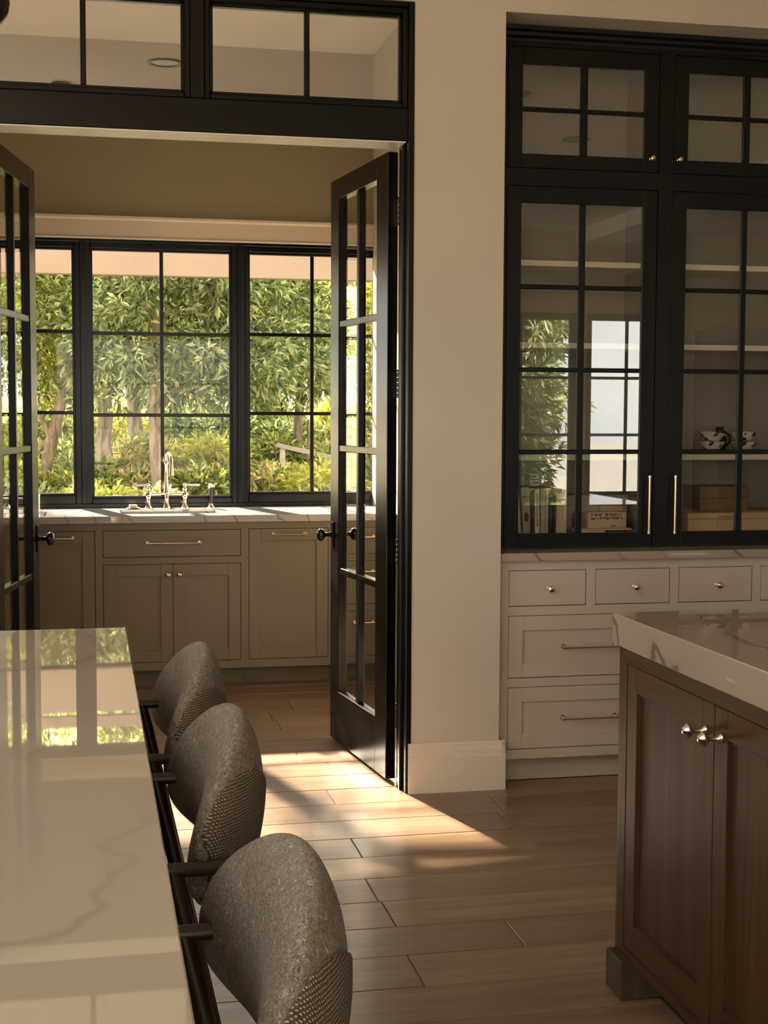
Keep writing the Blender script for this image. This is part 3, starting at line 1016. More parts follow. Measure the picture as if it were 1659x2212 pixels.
for ci, (xa, xb) in enumerate(cols):
    for ri, (za, zb) in enumerate(rows_):
        fr = .059
        y0, y1 = HF + .001, HF + .021
        ft, fb = (.064, .054) if ri == 0 else (.064, .054)
        g = G().box(xa, xa + fr, y0, y1, za, zb, .0015).box(xb - fr, xb, y0, y1, za, zb, .0015)
        g.box(xa + fr, xb - fr, y0, y1, zb - ft, zb, .0015).box(xa + fr, xb - fr, y0, y1, za, za + fb, .0015)
        d = g.build('door', M['black2'], t)
        ix0, ix1, iz0, iz1 = xa + fr, xb - fr, za + fb, zb - ft
        nr = 4 if ri == 0 else 2
        mw = .026 if ri == 0 else .030
        mh = .018
        xm = (ix0 + ix1) / 2
        G().box(xm - mw / 2, xm + mw / 2, y0 + .002, y1 - .002, iz0, iz1, .003).build('muntin', M['black2'], d)
        rh = (iz1 - iz0) / nr
        for j in range(1, nr):
            G().box(ix0, ix1, y0 + .0025, y1 - .0025, iz0 + j * rh - mh / 2, iz0 + j * rh + mh / 2, .003).build('muntin', M['black2'], d)
        for a, b in ((ix0, xm - mw / 2 + .002), (xm + mw / 2 - .002, ix1)):
            for j in range(nr):
                tilt = 0
                G().box(a, b, y0 + .009, y0 + .012, iz0 + j * rh + (mh / 2 - .002 if j else 0), iz0 + (j + 1) * rh - (mh / 2 - .002 if j < nr - 1 else 0)).build('pane', M['glass_cab'], d)
        xh = xb - .026 if ci == 0 else xa + .018
        if ri == 0:
            bar_pull(d, xh, 1.080, y0, .235, M['brass'], .0052, .034, vertical=True)
        else:
            knob(d, (xb - .032 if ci == 0 else xa + .018, y0, 2.447), M['brass'], k=.85)

# ---- books on the hutch floor (left bay)
ZF = .9555


def book(label, x, w, h, depth, lean, cover, y=5.470, deco=None):
    t = thing('book', label, 'book', (x, y, ZF), group='books in the hutch')
    t.rotation_euler = (0, lean, 0)
    g = G().box(0, .003, 0, depth, 0, h, .001).box(w - .003, w, 0, depth, 0, h, .001).box(0, w, 0, .003, 0, h, .0012)
    g.build('cover', cover, t)
    G().box(.003, w - .003, .004, depth - .003, .003, h - .004).build('pages', M['paper_edge'], t)
    if deco:
        deco(t, w, h)
    return t


def deco_oval(t, w, h):
    g = G().lathe([(0, 0), (.010, 0), (.010, .0008), (0, .0009)], (w / 2, -.0002, h * .36), (0, -1, 0), 18)
    g.v = [(v[0], v[1], (v[2] - h * .36) * 1.9 + h * .36) for v in g.v]
    g.build('spine_badge', M['ink'], t)
    G().box(.003, w - .003, -.0008, 0, h * .78, h * .80).build('spine_band', M['ink'], t)


def deco_letters(t, w, h):
    for i in range(17):
        G().box(w * .32, w * .32 + .007, -.0008, 0, h * .16 + i * h * .045, h * .16 + i * h * .045 + .004).build('spine_mark', M['ink'], t)


def deco_line(t, w, h):
    G().box(w * .55, w * .55 + .0015, -.0008, 0, .01, h - .01).build('spine_line', M['bookdark'], t)


def deco_tag(t, w, h):
    G().box(w * .72, w * .72 + .009, -.001, 0, h * .22, h * .62).build('spine_label', M['paper'], t)


book('thin cream book leaning at the left end of the hutch books', 1.6995, .016, .215, .15, -.075, M['bookcream'])
book('pale book with a dark oval badge on its spine in the hutch', 1.7215, .033, .190, .16, -.035, M['bookgrey'], deco=deco_oval)
book('dark backed book beside the badge book in the hutch', 1.7580, .012, .186, .16, -.02, M['bookdark'])
book('cream book with a column of small dark marks on its spine', 1.7730, .020, .182, .16, -.02, M['bookcream'], deco=deco_letters)
book('wide plain grey book in the middle of the hutch row', 1.7960, .034, .184, .17, .0, M['bookgrey'], deco=deco_line)
book('narrow black book right of the wide grey book', 1.8330, .012, .180, .16, .02, M['bookdark'])
book('second narrow dark book next to the tan book', 1.8485, .010, .165, .15, .02, M['bookdark'])
book('tall tan book with a white spine label at the row end', 1.8620, .046, .234, .17, .0, M['booktan'], deco=deco_tag)
# blue-white striped packet standing behind
t = thing('tea_packet', 'small white packet with blue stripes standing behind the hutch books', 'packet', (1.806, 5.650, ZF))
G().box(0, .040, 0, .035, 0, .235, .003).build('box', M['paper'], t)
for i in range(3):
    G().box(-.0004, .0404, -.0006, 0, .195 + i * .013, .201 + i * .013).build('stripe', M['blue'], t)
# card boxes and papers right half of left bay
t = thing('grey_storage_box', 'large flat grey storage box at the back of the left hutch bay', 'box', (1.925, 5.585, ZF))
G().box(0, .290, 0, .125, 0, .105, .003).build('body', M['bookgrey'], t)
G().box(-.002, .292, -.003, .127, .105, .148, .003).build('lid', M['bookgrey'], t)
t = thing('card_box', 'pale card box with two lines of dark print on its front', 'box', (2.010, 5.500, ZF + .016))
G().box(0, .168, 0, .05, 0, .066, .002).build('body', M['card2'], t)
ru = random.Random(3)
for row, (zz, x0, x1) in enumerate(((.050, .014, .152), (.036, .014, .152))):
    x = x0
    i = 0
    while x < x1:
        w = ru.uniform(.004, .009)
        if not (row == 0 and .058 < x < .07):
            G().box(x, x + w * .3, -.0008, 0, zz, zz + .010).build('print_mark', M['ink'], t)
            G().box(x, x + w, -.0008, 0, zz + ru.choice((0, .0045, .0085)), zz + ru.choice((.0015, .006, .010)) + .0005).build('print_mark', M['ink'], t)
        x += w + .003
G().box(.098, .122, -.0008, 0, .008, .011).build('print_mark', M['ink'], t)
tag(G().box(2.085, 2.185, 5.556, 5.582, ZF, ZF + .103, .002).build('brown_envelope', M['card']), 'brown card sleeve standing behind the printed card box', 'envelope')
tag(G().box(1.965, 2.075, 5.47, 5.58, ZF, ZF + .008, .002).build('paper_stack', M['paper']), 'lowest flat stack of pale papers under the printed card box', 'papers')
tag(G().box(1.960, 2.195, 5.475, 5.59, ZF + .0082, ZF + .0155, .002).build('paper_stack', M['card2']), 'upper stack of tan papers under the printed card box', 'papers')
tag(G().box(1.968, 2.006, 5.52, 5.575, ZF + .0157, ZF + .076, .002).build('brown_envelope', M['card3']), 'small brown packet left of the printed card box', 'envelope')
# right bay boxes
def lidbox(name, label, x0, x1, y0, y1, z0, z1, zl, mat, lab=None):
    t = thing(name, label, 'box', (x0, y0, z0), group='cardboard boxes in the right hutch bay')
    G().box(0, x1 - x0, 0, y1 - y0, 0, zl - z0, .002).build('body', mat, t)
    G().box(-.002, x1 - x0 + .002, -.002, y1 - y0 + .002, zl - z0 + .0008, z1 - z0, .002).build('lid', mat, t)
    if lab:
        G().box(*lab[0:2], -.0026, -.0018, *lab[2:4]).build('label_slot', M['card3'], t)
    return t


lidbox('shallow_box', 'shallow kraft lidded box on the hutch floor, left of the pair', 2.415, 2.645, 5.42, 5.69, ZF, 1.036, 1.010, M['card'], (.13, .225, .063, .0665))
lidbox('shallow_box', 'shallow kraft lidded box on the hutch floor, right of the pair', 2.655, 2.885, 5.42, 5.69, ZF, 1.036, 1.010, M['card'])
lidbox('brown_carton', 'darker brown lidded carton standing on the two kraft boxes', 2.515, 2.735, 5.53, 5.69, 1.0365, 1.138, 1.088, M['card3'], (.14, .150, .020, .035))
# spotted bowls on the third shelf
ZS = 1.2763


def bowl(label, x, y, z, tilt, r=.056, h=.052, ry=0):
    prof = [(.0, 0), (.020, 0), (.021, .004), (.019, .006), (.030, .018), (.045, .034), (r, h), (r - .0035, h), (.042, .034), (.026, .018), (.010, .010), (0, .009)]
    b = G().lathe(prof, (0, 0, 0), (0, 0, 1), 28).build('bowl', M['spots'], None, (x, y, z), smooth=True)
    b.rotation_euler = (0, tilt, ry)
    return tag(b, label, 'bowl', 'spotted bowls in the hutch')


bowl('lower white bowl with dark blotches, left stack in the hutch', 2.555, 5.51, ZS, 0)
bowl('tilted upper blotched bowl of the left stack', 2.550, 5.51, ZS + .036, .13, ry=.4)
bowl('lower white bowl with dark blotches, right stack in the hutch', 2.702, 5.51, ZS, 0, .052)
bowl('tilted upper blotched bowl of the right stack', 2.698, 5.51, ZS + .036, .13, .052, ry=1.1)
t = thing('glass_jug', 'small dark jug standing behind the two bowl stacks', 'jug', (2.640, 5.62, ZS))
G().lathe([(0, 0), (.022, 0), (.030, .02), (.030, .06), (.017, .085), (.016, .105), (.019, .112), (.015, .112), (.013, .085), (0, .08)], (0, 0, 0), (0, 0, 1), 22).build('body', M['bronze'], t, smooth=True)
G().tube([(.028, 0, .03), (.048, 0, .045), (.048, 0, .075), (.017, 0, .095)], .0045, 8).build('handle', M['bronze'], t, smooth=True)

# ================================================================== RIGHT ISLAND
t = thing('island_worktop', 'thick veined stone top of the walnut island', 'worktop')
G().box(1.296, 3.05, .15, 3.358, .865, .943, .0025).build('slab', M['stone2'], t)
IX = 1.305
t = thing('island_cabinet', 'dark walnut island cabinet with panelled doors facing the stools', 'cabinet')
isl = t
G().box(IX + .024, 3.02, .20, 3.30, .098, .862).build('carcass', M['gap'], t)
G().box(IX, 3.03, 3.302, 3.326, .082, .8645, .001).build('end_panel', M['walnut'], t)
G().box(IX + .07, 2.95, .3, 3.24, 0, .097).build('plinth', M['gap'], t)
dY = [(3.272, 2.776), (2.772, 2.276)]
pairs = [(3.272, 2.776), (2.772, 2.276), (2.216, 1.720), (1.716, 1.220), (1.160, .664)]
g = G()
ym = 3.302
g.box(IX, IX + .022, .20, ym, .828, .8645)
g.box(IX, IX + .022, .20, ym, .082, .108)
for a, b in ((3.2745, ym), (2.2185, 2.2735), (1.1625, 1.2175), (.20, .6615)):
    g.box(IX, IX + .022, a, b, .108, .828)
g.build('face_frame', M['walnut_h'], t)
for i, (a, b) in enumerate(pairs):
    z0, z1, fr = .111, .8255, .062
    x0, x1 = IX + .001, IX + .021
    d = G().box(x0 + .010, x1 - .001, b + fr - .002, a - fr + .002, z0 + .068, z1 - .060).build('door', M['walnut'], t)
    G().box(x0, x1, a - fr, a, z0, z1, .0012).build('stile', M['walnut'], d)
    G().box(x0, x1, b, b + fr, z0, z1, .0012).build('stile', M['walnut'], d)
    G().box(x0, x1, b + fr, a - fr, z1 - .062, z1, .0012).build('rail', M['walnut_h'], d)
    G().box(x0, x1, b + fr, a - fr, z0, z0 + .070, .0012).build('rail', M['walnut_h'], d)
    # bead around panel
    g4 = G().box(x0 + .005, x0 + .0102, a - fr - .006, a - fr, z0 + .07, z1 - .062).box(x0 + .005, x0 + .0102, b + fr, b + fr + .006, z0 + .07, z1 - .062)
    g4.box(x0 + .005, x0 + .0102, b + fr, a - fr, z1 - .068, z1 - .062).box(x0 + .005, x0 + .0102, b + fr, a - fr, z0 + .07, z0 + .076)
    g4.build('bead', M['walnut'], d)
    first = i in (0, 2)
    ky = b + .040 if first else a - .035
    prof = [(.0105, 0), (.0110, .003), (.0065, .009), (.0045, .013), (.0042, .030), (.0075, .034), (.0125, .037), (.0165, .041), (.0165, .045), (.0115, .049), (.0095, .0525), (.004, .055), (0, .0555)]
    G().lathe(prof, (x0, ky, .762), (-1, 0, 0), 24).build('knob', M['nickel'], d, smooth=True)
G().box(1.272, IX + .075, 3.197, 3.302, 0, .0965, .002).build('foot', M['foot'], t)
G().box(1.272, IX + .075, .22, .325, 0, .0965, .002).build('foot', M['foot'], t)

# ================================================================== LEFT ISLAND (breakfast side)
t = thing('breakfast_worktop', 'glossy pale stone breakfast top mirroring the garden windows', 'worktop')
G().box(-1.25, .082, .55, 3.327, .903, .943, .002).build('slab', M['stone'], t)
t = thing('breakfast_island', 'dark walnut base under the glossy breakfast top', 'cabinet')
G().box(-1.15, -.34, .70, 3.20, .0, .902, .003).build('carcass', M['walnut'], t)
for i in range(4):
    a = .74 + i * .615
    g = G()
    x0 = -.34
    g.box(x0, x0 + .012, a, a + .06, .10, .86).box(x0, x0 + .012, a + .54, a + .60, .10, .86).box(x0, x0 + .012, a + .06, a + .54, .80, .86).box(x0, x0 + .012, a + .06, a + .54, .10, .17)
    g.build('panel_frame', M['walnut_h'], t)

# ================================================================== STOOLS
def pad_mesh(grow=0.0, b0=None, b1=None, u1=1.0):
    nu, nv = 30, 28
    vs, fs = [], []
    HW, wrap = .288, .082
    for i in range(nu + 1):
        a = -1 + 2 * i / nu
        u = math.sin(a * PI / 2)                 # denser at the ends
        y = HW * u
        e = max(0.0, 1 - abs(u) ** 2.17)
        hh = .0231 + .1025 * e ** .526                   # half height
        tt = .008 + .0414 * e ** .5              # half thickness
        if i in (0, nu):
            hh, tt = .004, .003
        xc = -wrap * u * u
        zc = -.0533 * u * u
        tx = -2 * wrap * u
        tl = math.hypot(tx, HW)
        nx, ny = HW / tl, -tx / tl               # plan normal (towards +x)
        hh, tt = hh + grow, tt + grow
        for j in range(nv):
            b = 2 * PI * j / nv if b0 is None else b0 + (b1 + 1.5 * min(1, abs(u) * 1.15) ** 1.2 - b0) * j / (nv - 1)
            cs, sn = math.cos(b), math.sin(b)
            px = math.copysign(abs(cs) ** .9, cs) * tt
            pz = math.copysign(abs(sn) ** .85, sn) * hh
            px = px * (1 - .37 * max(0, pz / hh) ** 2) + .058 * pz
            vs.append((xc + nx * px, y + ny * px, zc + pz))
    if b0 is not None:                       # open patch (coarse knit over the lower back)
        for i in range(2, nu - 2):
            for j in range(nv - 1):
                fs.append((i * nv + j, i * nv + j + 1, (i + 1) * nv + j + 1, (i + 1) * nv + j))
        return vs, fs
    for i in range(nu):
        for j in range(nv):
            k = (j + 1) % nv
            fs.append((i * nv + j, i * nv + k, (i + 1) * nv + k, (i + 1) * nv + j))
    fs.append(tuple(range(nv)))
    fs.append(tuple(reversed([nu * nv + j for j in range(nv)])))
    return vs, fs


def make_stool(label):
    t = thing('counter_stool', label, 'stool', (0, 0, 0), group='boucle counter stools along the breakfast top')
    g = G()
    vs, fs = pad_mesh()
    g._add(vs, fs)
    p = g.build('backrest', M['boucle'], t, (.2282, .045, .8336), smooth=True)
    p.data.set_sharp_from_angle(angle=PI)
    s = p.modifiers.new('sub', 'SUBSURF')
    s.levels = s.render_levels = 1
    g = G()
    vs, fs = pad_mesh(.0035, math.radians(-92), math.radians(-8))
    g._add(vs, fs)
    kp = g.build('back_panel', M['knit'], t, (.2282, .045, .8336), smooth=True)
    kp['label'] = 'coarser knit panel over the lower back'
    kp.data.set_sharp_from_angle(angle=PI)
    so = kp.modifiers.new('thick', 'SOLIDIFY')
    so.thickness = .003
    so.offset = -1
    # seat
    g = G()
    n = 40
    lay = [(.93, .540), (.985, .552), (1.0, .575), (.985, .600), (.94, .615), (.80, .622), (.4, .625)]
    for f_, z in lay:
        for k in range(n):
            a = 2 * PI * k / n
            c, s_ = math.cos(a), math.sin(a)
            ex = math.copysign(abs(c) ** .55, c) * .235 * f_
            ey = math.copysign(abs(s_) ** .55, s_) * .232 * f_
            g.v.append((-.082 + ex, ey, z))
    for j in range(len(lay) - 1):
        for k in range(n):
            m_ = (k + 1) % n
            g.f.append((j * n + k, j * n + m_, (j + 1) * n + m_, (j + 1) * n + k))
    g.f.append(tuple(reversed(range(n))))
    g.f.append(tuple((len(lay) - 1) * n + k for k in range(n)))
    g.m = [0] * len(g.f)
    st = g.build('seat', M['seatfab'], t, smooth=True)
    G().box(-.29, .125, -.205, .205, .505, .541, .006).build('seat_frame', M['darkwood'], t)
    for sy in (-1, 1):
        y = sy * .258
        # arm: flat rounded bar running back into the pad end
        pts = [(-.30, y, .789), (-.1, y, .790), (.10, y, .790), (.19, y, .790)] if sy > 0 else [(-.30, y, .789), (-.1, y, .790), (.10, y, .790), (.16, y, .790), (.195, y * .95, .790)]
        G().tube(pts, .0108, 12).build('arm', M['darkwood'], t, smooth=True)
        G().tube([(.112, y, .789), (.128, y, .72), (.158, y, .58), (.285, y, .0)], [.0112, .0125, .013, .010], 12).build('leg', M['darkwood'], t, smooth=True)
        G().tube([(-.290, y, .789), (-.30, y, .55), (-.325, y, .0)], [.0112, .013, .010], 12).build('leg', M['darkwood'], t, smooth=True)
        G().tube([(-.30, y, .523), (0, y * .93, .523), (.165, y, .523)], .011, 8).build('side_rail', M['darkwood'], t, smooth=True)
    G().tube([(-.313, -.258, .22), (-.313, .258, .22)], .011, 10).build('footrest', M['darkwood'], t, smooth=True)
    return t


st = make_stool('nearest boucle stool, cut off by the bottom of the photo')
st.location = (0, 1.50, 0)
dup(st, (0, 2.265, 0), 'middle boucle stool between the nearest and the farthest stool')
dup(st, (0, 2.925, 0), 'farthest boucle stool, nearest to the doorway')

# ================================================================== PENDANT + DOWNLIGHTS
PZ = 1.993
t = thing('pendant_lamp', 'small dark bronze pendant at the top left edge of the photo', 'lamp', (-.131, 2.0, PZ))
g = G().lathe([(r * .684, z * .684) for r, z in ((0, -.051), (.020, -.047), (.036, -.037), (.047, -.020), (.051, .0), (.047, .022), (.036, .040), (.020, .052), (.012, .058), (.012, .075), (0, .075))], (0, 0, 0), (0, 0, 1), 28)
g.build('shade', M['smoke'], t, smooth=True)
G().cyl((0, 0, .05), (0, 0, ZC - PZ - .02), .003, n=8).build('stem', M['bronze'], t)
G().lathe([(.0, 0), (.055, 0), (.055, .018), (0, .02)], (0, 0, ZC - PZ - .0202), (0, 0, 1), 24).build('canopy', M['bronze'], t, smooth=True)


def downlight(label, x, y):
    t = thing('downlight', label, 'ceiling light', (x, y, ZC), group='recessed ceiling downlights')
    G().lathe([(.070, -.001), (.097, -.001), (.100, -.005), (.094, -.008), (.074, -.006), (.070, -.001)], (0, 0, 0), (0, 0, 1), 32).build('trim_ring', M['lamp_trim'], t, smooth=True)
    G().lathe([(.0, -.0012), (.070, -.0012), (.070, -.0022), (0, -.004)], (0, 0, 0), (0, 0, 1), 28).build('lens', M['lamp_in'], t, smooth=True)
    return t


d0 = downlight('recessed ceiling light reflected in the left transom glass', .423, 2.609)
dup(d0, (3.270, 1.394, ZC), 'recessed ceiling light reflected in the upper left hutch door')
dup(d0, (-1.60, 2.609, ZC), 'recessed ceiling light over the far side of the breakfast top')
dup(d0, (2.45, 2.609, ZC), 'recessed ceiling light over the walnut island')

# dark tall cupboard on the wall behind the viewer (seen in the hutch glass)
struct('trim_5', G().box(4.90, 5.35, YBK + .002, 2.4, 3.15, ZC - .0005, .004), M['beam'], 'white painted ceiling beam mirrored in the hutch doors', 'beam')
t = thing('tall_cupboard', 'tall dark cupboard against the wall behind the viewer', 'cupboard', (6.22, YBK, 0))
G().box(0, 1.1, .002, .62, 0, 2.30, .003).build('body', M['walnut'], t)
for i in (0, 1):
    G().box(.01 + i * .545, .545 + i * .545, .62, .64, .1, 2.28, .002).build('door', M['walnut'], t)

# ================================================================== GARDEN
def ground_z(x, y):
    if y > 8:
        return .02 + min(1.75, max(0, y - 9.0) * .082) + .05 * math.sin(x * 1.3 + y * .7)
    return -.15


gx = np.linspace(-26, 30, 57)
gy = np.concatenate([np.linspace(8.3, 32, 60), np.linspace(33, 70, 12)])
vs = [(x, y, ground_z(x, y) + rnd.uniform(-.03, .03)) for y in gy for x in gx]
nx_ = len(gx)
fs = [(j * nx_ + i, j * nx_ + i + 1, (j + 1) * nx_ + i + 1, (j + 1) * nx_ + i) for j in range(len(gy) - 1) for i in range(nx_ - 1)]
g = G()
g._add(vs, fs)
gr = struct('ground_garden', g, M['soil'], 'sloping garden ground with leaf litter beyond the window', 'ground')
g = G().box(-60, 60, -60, 8.3, -.40, -.16)
struct('ground_back', g, M['terrace'], 'pale stone terrace behind the house', 'ground')


def leaves(centers, dirs, size, n_leaf, rs, wid=.28, droop=.25):
    """numpy sprigs: every sprig = n_leaf slender folded leaves radiating from a point"""
    N = len(centers)
    C_ = np.repeat(centers, n_leaf, 0)
    D0 = np.repeat(dirs, n_leaf, 0)
    R = rs.normal(size=C_.shape)
    D = D0 * .9 + R * .75
    D[:, 2] -= droop * .5
    D /= np.linalg.norm(D, axis=1)[:, None] + 1e-9
    U = np.cross(D, rs.normal(size=C_.shape))
    U /= np.linalg.norm(U, axis=1)[:, None] + 1e-9
    Nn = np.cross(D, U)
    L = size * rs.uniform(.6, 1.25, (len(C_), 1))
    w = L * wid * .5
    base = C_ + R * size * .15
    a = base
    m1 = base + D * L * .5 + U * w + Nn * L * .06
    m2 = base + D * L * .5 - U * w + Nn * L * .06
    tip = base + D * L - Nn * L * .10
    tip[:, 2] -= droop * L[:, 0] * .4
    V = np.stack([a, m1, tip, m2], 1).reshape(-1, 3)
    k = np.arange(len(C_)) * 4
    F = np.concatenate([np.stack([k, k + 1, k + 2], 1), np.stack([k, k + 2, k + 3], 1)])
    return V, F


def np_obj(name, V, F, mat, parent=None, loc=None):
    me = bpy.data.meshes.new(name)
    me.vertices.add(len(V))
    me.vertices.foreach_set('co', np.asarray(V, dtype=np.float32).ravel())
    me.loops.add(F.size)
    me.loops.foreach_set('vertex_index', F.astype(np.int32).ravel())
    me.polygons.add(len(F))
    me.polygons.foreach_set('loop_start', np.arange(0, F.size, F.shape[1], dtype=np.int32))
    me.materials.append(mat)
    me.update(calc_edges=True)
    ob = bpy.data.objects.new(name, me)
    COL.objects.link(ob)
    if parent:
        ob.parent = parent
    if loc:
        ob.location = loc
    return ob


def tree(name, label, base, trunk, blobs, n, size, leaf, bk, seed, branches=(), rad=.11, wid=.28):
    """trunk: list of (dx,dy,dz); blobs: (cx,cy,cz,rx,ry,rz) relative to base"""
    rs = np.random.RandomState(seed)
    n, size = int(n * 1.75), size * .76
    t = thing(name, label, 'tree', base, group='garden trees beyond the window')
    R = [rad * (1.18 if i == 0 else 1 - .35 * i / len(trunk)) for i in range(len(trunk))]
    G().tube(trunk, R, 14).build('trunk', M[bk], t, smooth=True)
    for b_ in branches:
        G().tube(b_, [rad * .55 * (1 - .5 * i / len(b_)) for i in range(len(b_))], 9).build('branch', M[bk], t, smooth=True)
    C_, D_ = [], []
    wsum = sum(b[3] * b[4] * b[5] for b in blobs) or 1
    for b in blobs:
        k = max(20, int(n * b[3] * b[4] * b[5] / wsum))
        d = rs.normal(size=(k, 3))
        d /= np.linalg.norm(d, axis=1)[:, None]
        r = rs.uniform(.35, 1.0, (k, 1)) ** .5
        # clumps
        m_ = max(4, k // 12)
        cc = d[:m_] * r[:m_] * np.array(b[3:6])
        own = rs.randint(0, m_, k)
        off = rs.normal(size=(k, 3)) * (size * .95)
        q = cc[own] + off
        C_.append(q + np.array(b[0:3]))
        D_.append(off / (np.linalg.norm(off, axis=1)[:, None] + 1e-6) * .8 + d[:m_][own] * .4)
    V, F = leaves(np.concatenate(C_), np.concatenate(D_), size, 7, rs, wid)
    f = np_obj('foliage', V, F, M[leaf], t)
    f['kind'] = 'stuff'
    return t


def gz(x, y):
    return ground_z(x, y)


tree('garden_tree', 'pale barked tree with a bent trunk, left of the faucet', (.19, 16, .62), [(0, 0, -.1), (.0, 0, .2), (-.03, 0, .45), (.0, 0, .75), (-.02, .05, 1.2), (-.1, .1, 2.2)],
     [(-.1, .2, 2.1, 1.15, 1.0, 1.25), (-.5, .0, 3.4, 1.2, 1.1, 1.0), (-.2, -.2, 1.35, .75, .7, .5), (.1, -.75, 1.75, .9, .35, .75), (.0, -.8, 2.7, 1.0, .4, .7)], 1500, .15, 'leafA', 'bark', 11,
     [[(-.02, .05, 1.0), (.3, .1, 1.5), (.7, .1, 2.1)], [(-.02, .05, .9), (-.4, .0, 1.4), (-.8, .1, 2.0)]], .105)
tree('garden_tree', 'grey trunked tree standing behind and between two nearer trunks', (.60, 18.2, .78), [(.02, 0, -.1), (0, 0, .25), (-.03, 0, .6), (-.05, 0, 1.2), (0, .1, 2.4)],
     [(.1, .2, 2.0, 1.2, .9, 1.2), (.4, .2, 3.4, 1.4, 1.1, 1.1)], 1300, .15, 'leafB', 'bark', 12, (), .11)
tree('garden_tree', 'brown trunked tree directly behind the faucet', (.70, 14.2, .45), [(.02, 0, -.1), (.0, 0, .2), (-.03, 0, .55), (-.04, 0, .95), (-.03, .05, 1.5), (.05, .1, 2.4)],
     [(.25, .2, 1.95, 1.25, .9, .95), (.5, .0, 2.9, 1.2, 1.0, .9), (1.0, .1, 1.5, .7, .6, .4), (.1, -.7, 1.75, .85, .35, .7), (.2, -.7, 2.6, .9, .4, .6)], 1700, .14, 'leafB', 'bark2', 13,
     [[(-.03, .05, 1.0), (.4, .1, 1.5), (1.0, .1, 1.9)]], .088)
tree('garden_tree', 'dark leaning tree seen through the left window unit', (-.46, 15, .50), [(-.02, 0, -.1), (.0, 0, .25), (.09, 0, .6), (.17, 0, .95), (.25, .0, 1.3), (.40, .1, 2.1)],
     [(.1, .3, 2.1, 1.1, 1.0, 1.0), (-.5, .2, 2.7, 1.2, 1.0, 1.0), (-1.3, .3, 2.2, 1.1, .9, 1.0), (.35, -.5, 1.75, .7, .35, .65), (-.6, -.4, 1.65, .8, .4, .6)], 1500, .145, 'leafA', 'bark2', 14,
     [[(.10, 0, .62), (.02, .0, .80), (-.08, .0, .98)], [(.12, 0, .70), (-.02, .05, .55), (-.2, .0, .40)], [(.22, 0, 1.15), (.42, .05, 1.02), (.5, .1, 1.6)]], .070)
tree('garden_tree', 'yellow green sunlit tree at the right window unit', (2.55, 17.5, .72), [(0, 0, -.1), (.02, 0, .6), (.05, 0, 1.2), (.1, 0, 2.2)],
     [(.3, 0, 2.2, 1.4, 1.0, 1.2), (.2, -.2, 3.5, 1.4, 1.1, 1.0), (1.3, .1, 1.6, 1.0, .8, .8), (.1, -.6, 1.5, 1.0, .4, .6)], 1700, .15, 'leafC', 'bark2', 15, (), .06)
tree('garden_tree', 'dark green tree between the middle and right window units', (1.65, 15.6, .55), [(0, 0, -.1), (.0, 0, .6), (.03, 0, 1.4), (0, 0, 2.2)],
     [(.2, 0, 1.85, 1.0, .8, .85), (-.1, .1, 2.9, 1.2, 1.0, .9), (.75, .1, 1.35, .55, .5, .42), (.05, -.6, 1.5, .7, .35, .5)], 1600, .145, 'leafB', 'bark2', 16, (), .045)
tree('garden_tree', 'mid green tree at the far right beyond the open door', (4.3, 18.0, .76), [(0, 0, -.1), (.0, 0, 1.0), (0, 0, 2.2)],
     [(0, 0, 1.9, 1.4, 1.0, 1.2), (.1, 0, 3.4, 1.5, 1.1, 1.1)], 1300, .15, 'leafA', 'bark2', 17, (), .08)
tree('garden_tree', 'green tree far left behind the left door', (-2.6, 17.2, .70), [(0, 0, -.1), (.0, 0, 1.0), (0, 0, 2.2)],
     [(0, 0, 1.9, 1.3, 1.0, 1.2), (.1, 0, 3.3, 1.4, 1.1, 1.1)], 1200, .15, 'leafA', 'bark', 18, (), .09)
# backdrop trees
k = 0
for x, y, lf in ((-3.2, 24, 'leafB'), (-.6, 25, 'leafC'), (1.6, 24.5, 'leafA'), (4.0, 25.5, 'leafC'), (6.6, 24.2, 'leafB')):
    tree('garden_tree', ['dark background tree at the far left of the garden', 'pale background tree behind the bent trunk', 'background tree behind the faucet trunk', 'pale background tree behind the pale bench', 'dark background tree at the far right of the garden'][k],
         (x, y, gz(x, y)), [(0, 0, -.1), (.05, 0, 1.2), (0, 0, 2.6)], [(0, 0, 2.7, 1.9, 1.3, 1.5), (.2, 0, 4.4, 1.9, 1.4, 1.3)], 1100, .22, lf, 'bark2', 40 + k, (), .12)
    k += 1
# overhanging tree near the house: dapples the sun, trunk out of sight
tree('garden_tree', 'tree beside the house whose high branches dapple the sunlight', (-4.6, 12.2, gz(-4.6, 12.2)), [(0, 0, -.1), (.1, 0, 1.2), (.4, 0, 2.6), (1.2, 0, 3.6), (2.4, 0, 4.2), (4.2, 0, 4.4)],
     [(1.2, 0, 3.9, .8, .8, .5), (2.6, .3, 4.3, .9, 1.0, .45), (3.9, .2, 4.2, .8, .9, .35), (4.9, -.3, 4.5, .6, .8, .3)], 170, .17, 'leafA', 'bark', 61, (), .14)
# trees behind the house, mirrored in the hutch glass
for i, (x, y) in enumerate(((4.85, -6.5), (5.35, -7.7), (4.6, -9.8))):
    tree('garden_tree', ['dark tree behind the house mirrored in the left hutch door', 'second dark tree behind the house, a little farther off', 'third dark tree behind the house, farthest left'][i], (x, y, -.16), [(0, 0, -.05), (.1, 0, 1.4), (0, 0, 3.0)],
         [(0, 0, 2.3, .95, 1.0, 1.9), (.1, 0, 4.2, 1.0, 1.0, 1.1), (0, 0, .9, .7, .7, .9)], 1500, .22, 'leafB', 'bark2', 70 + i, (), .13)


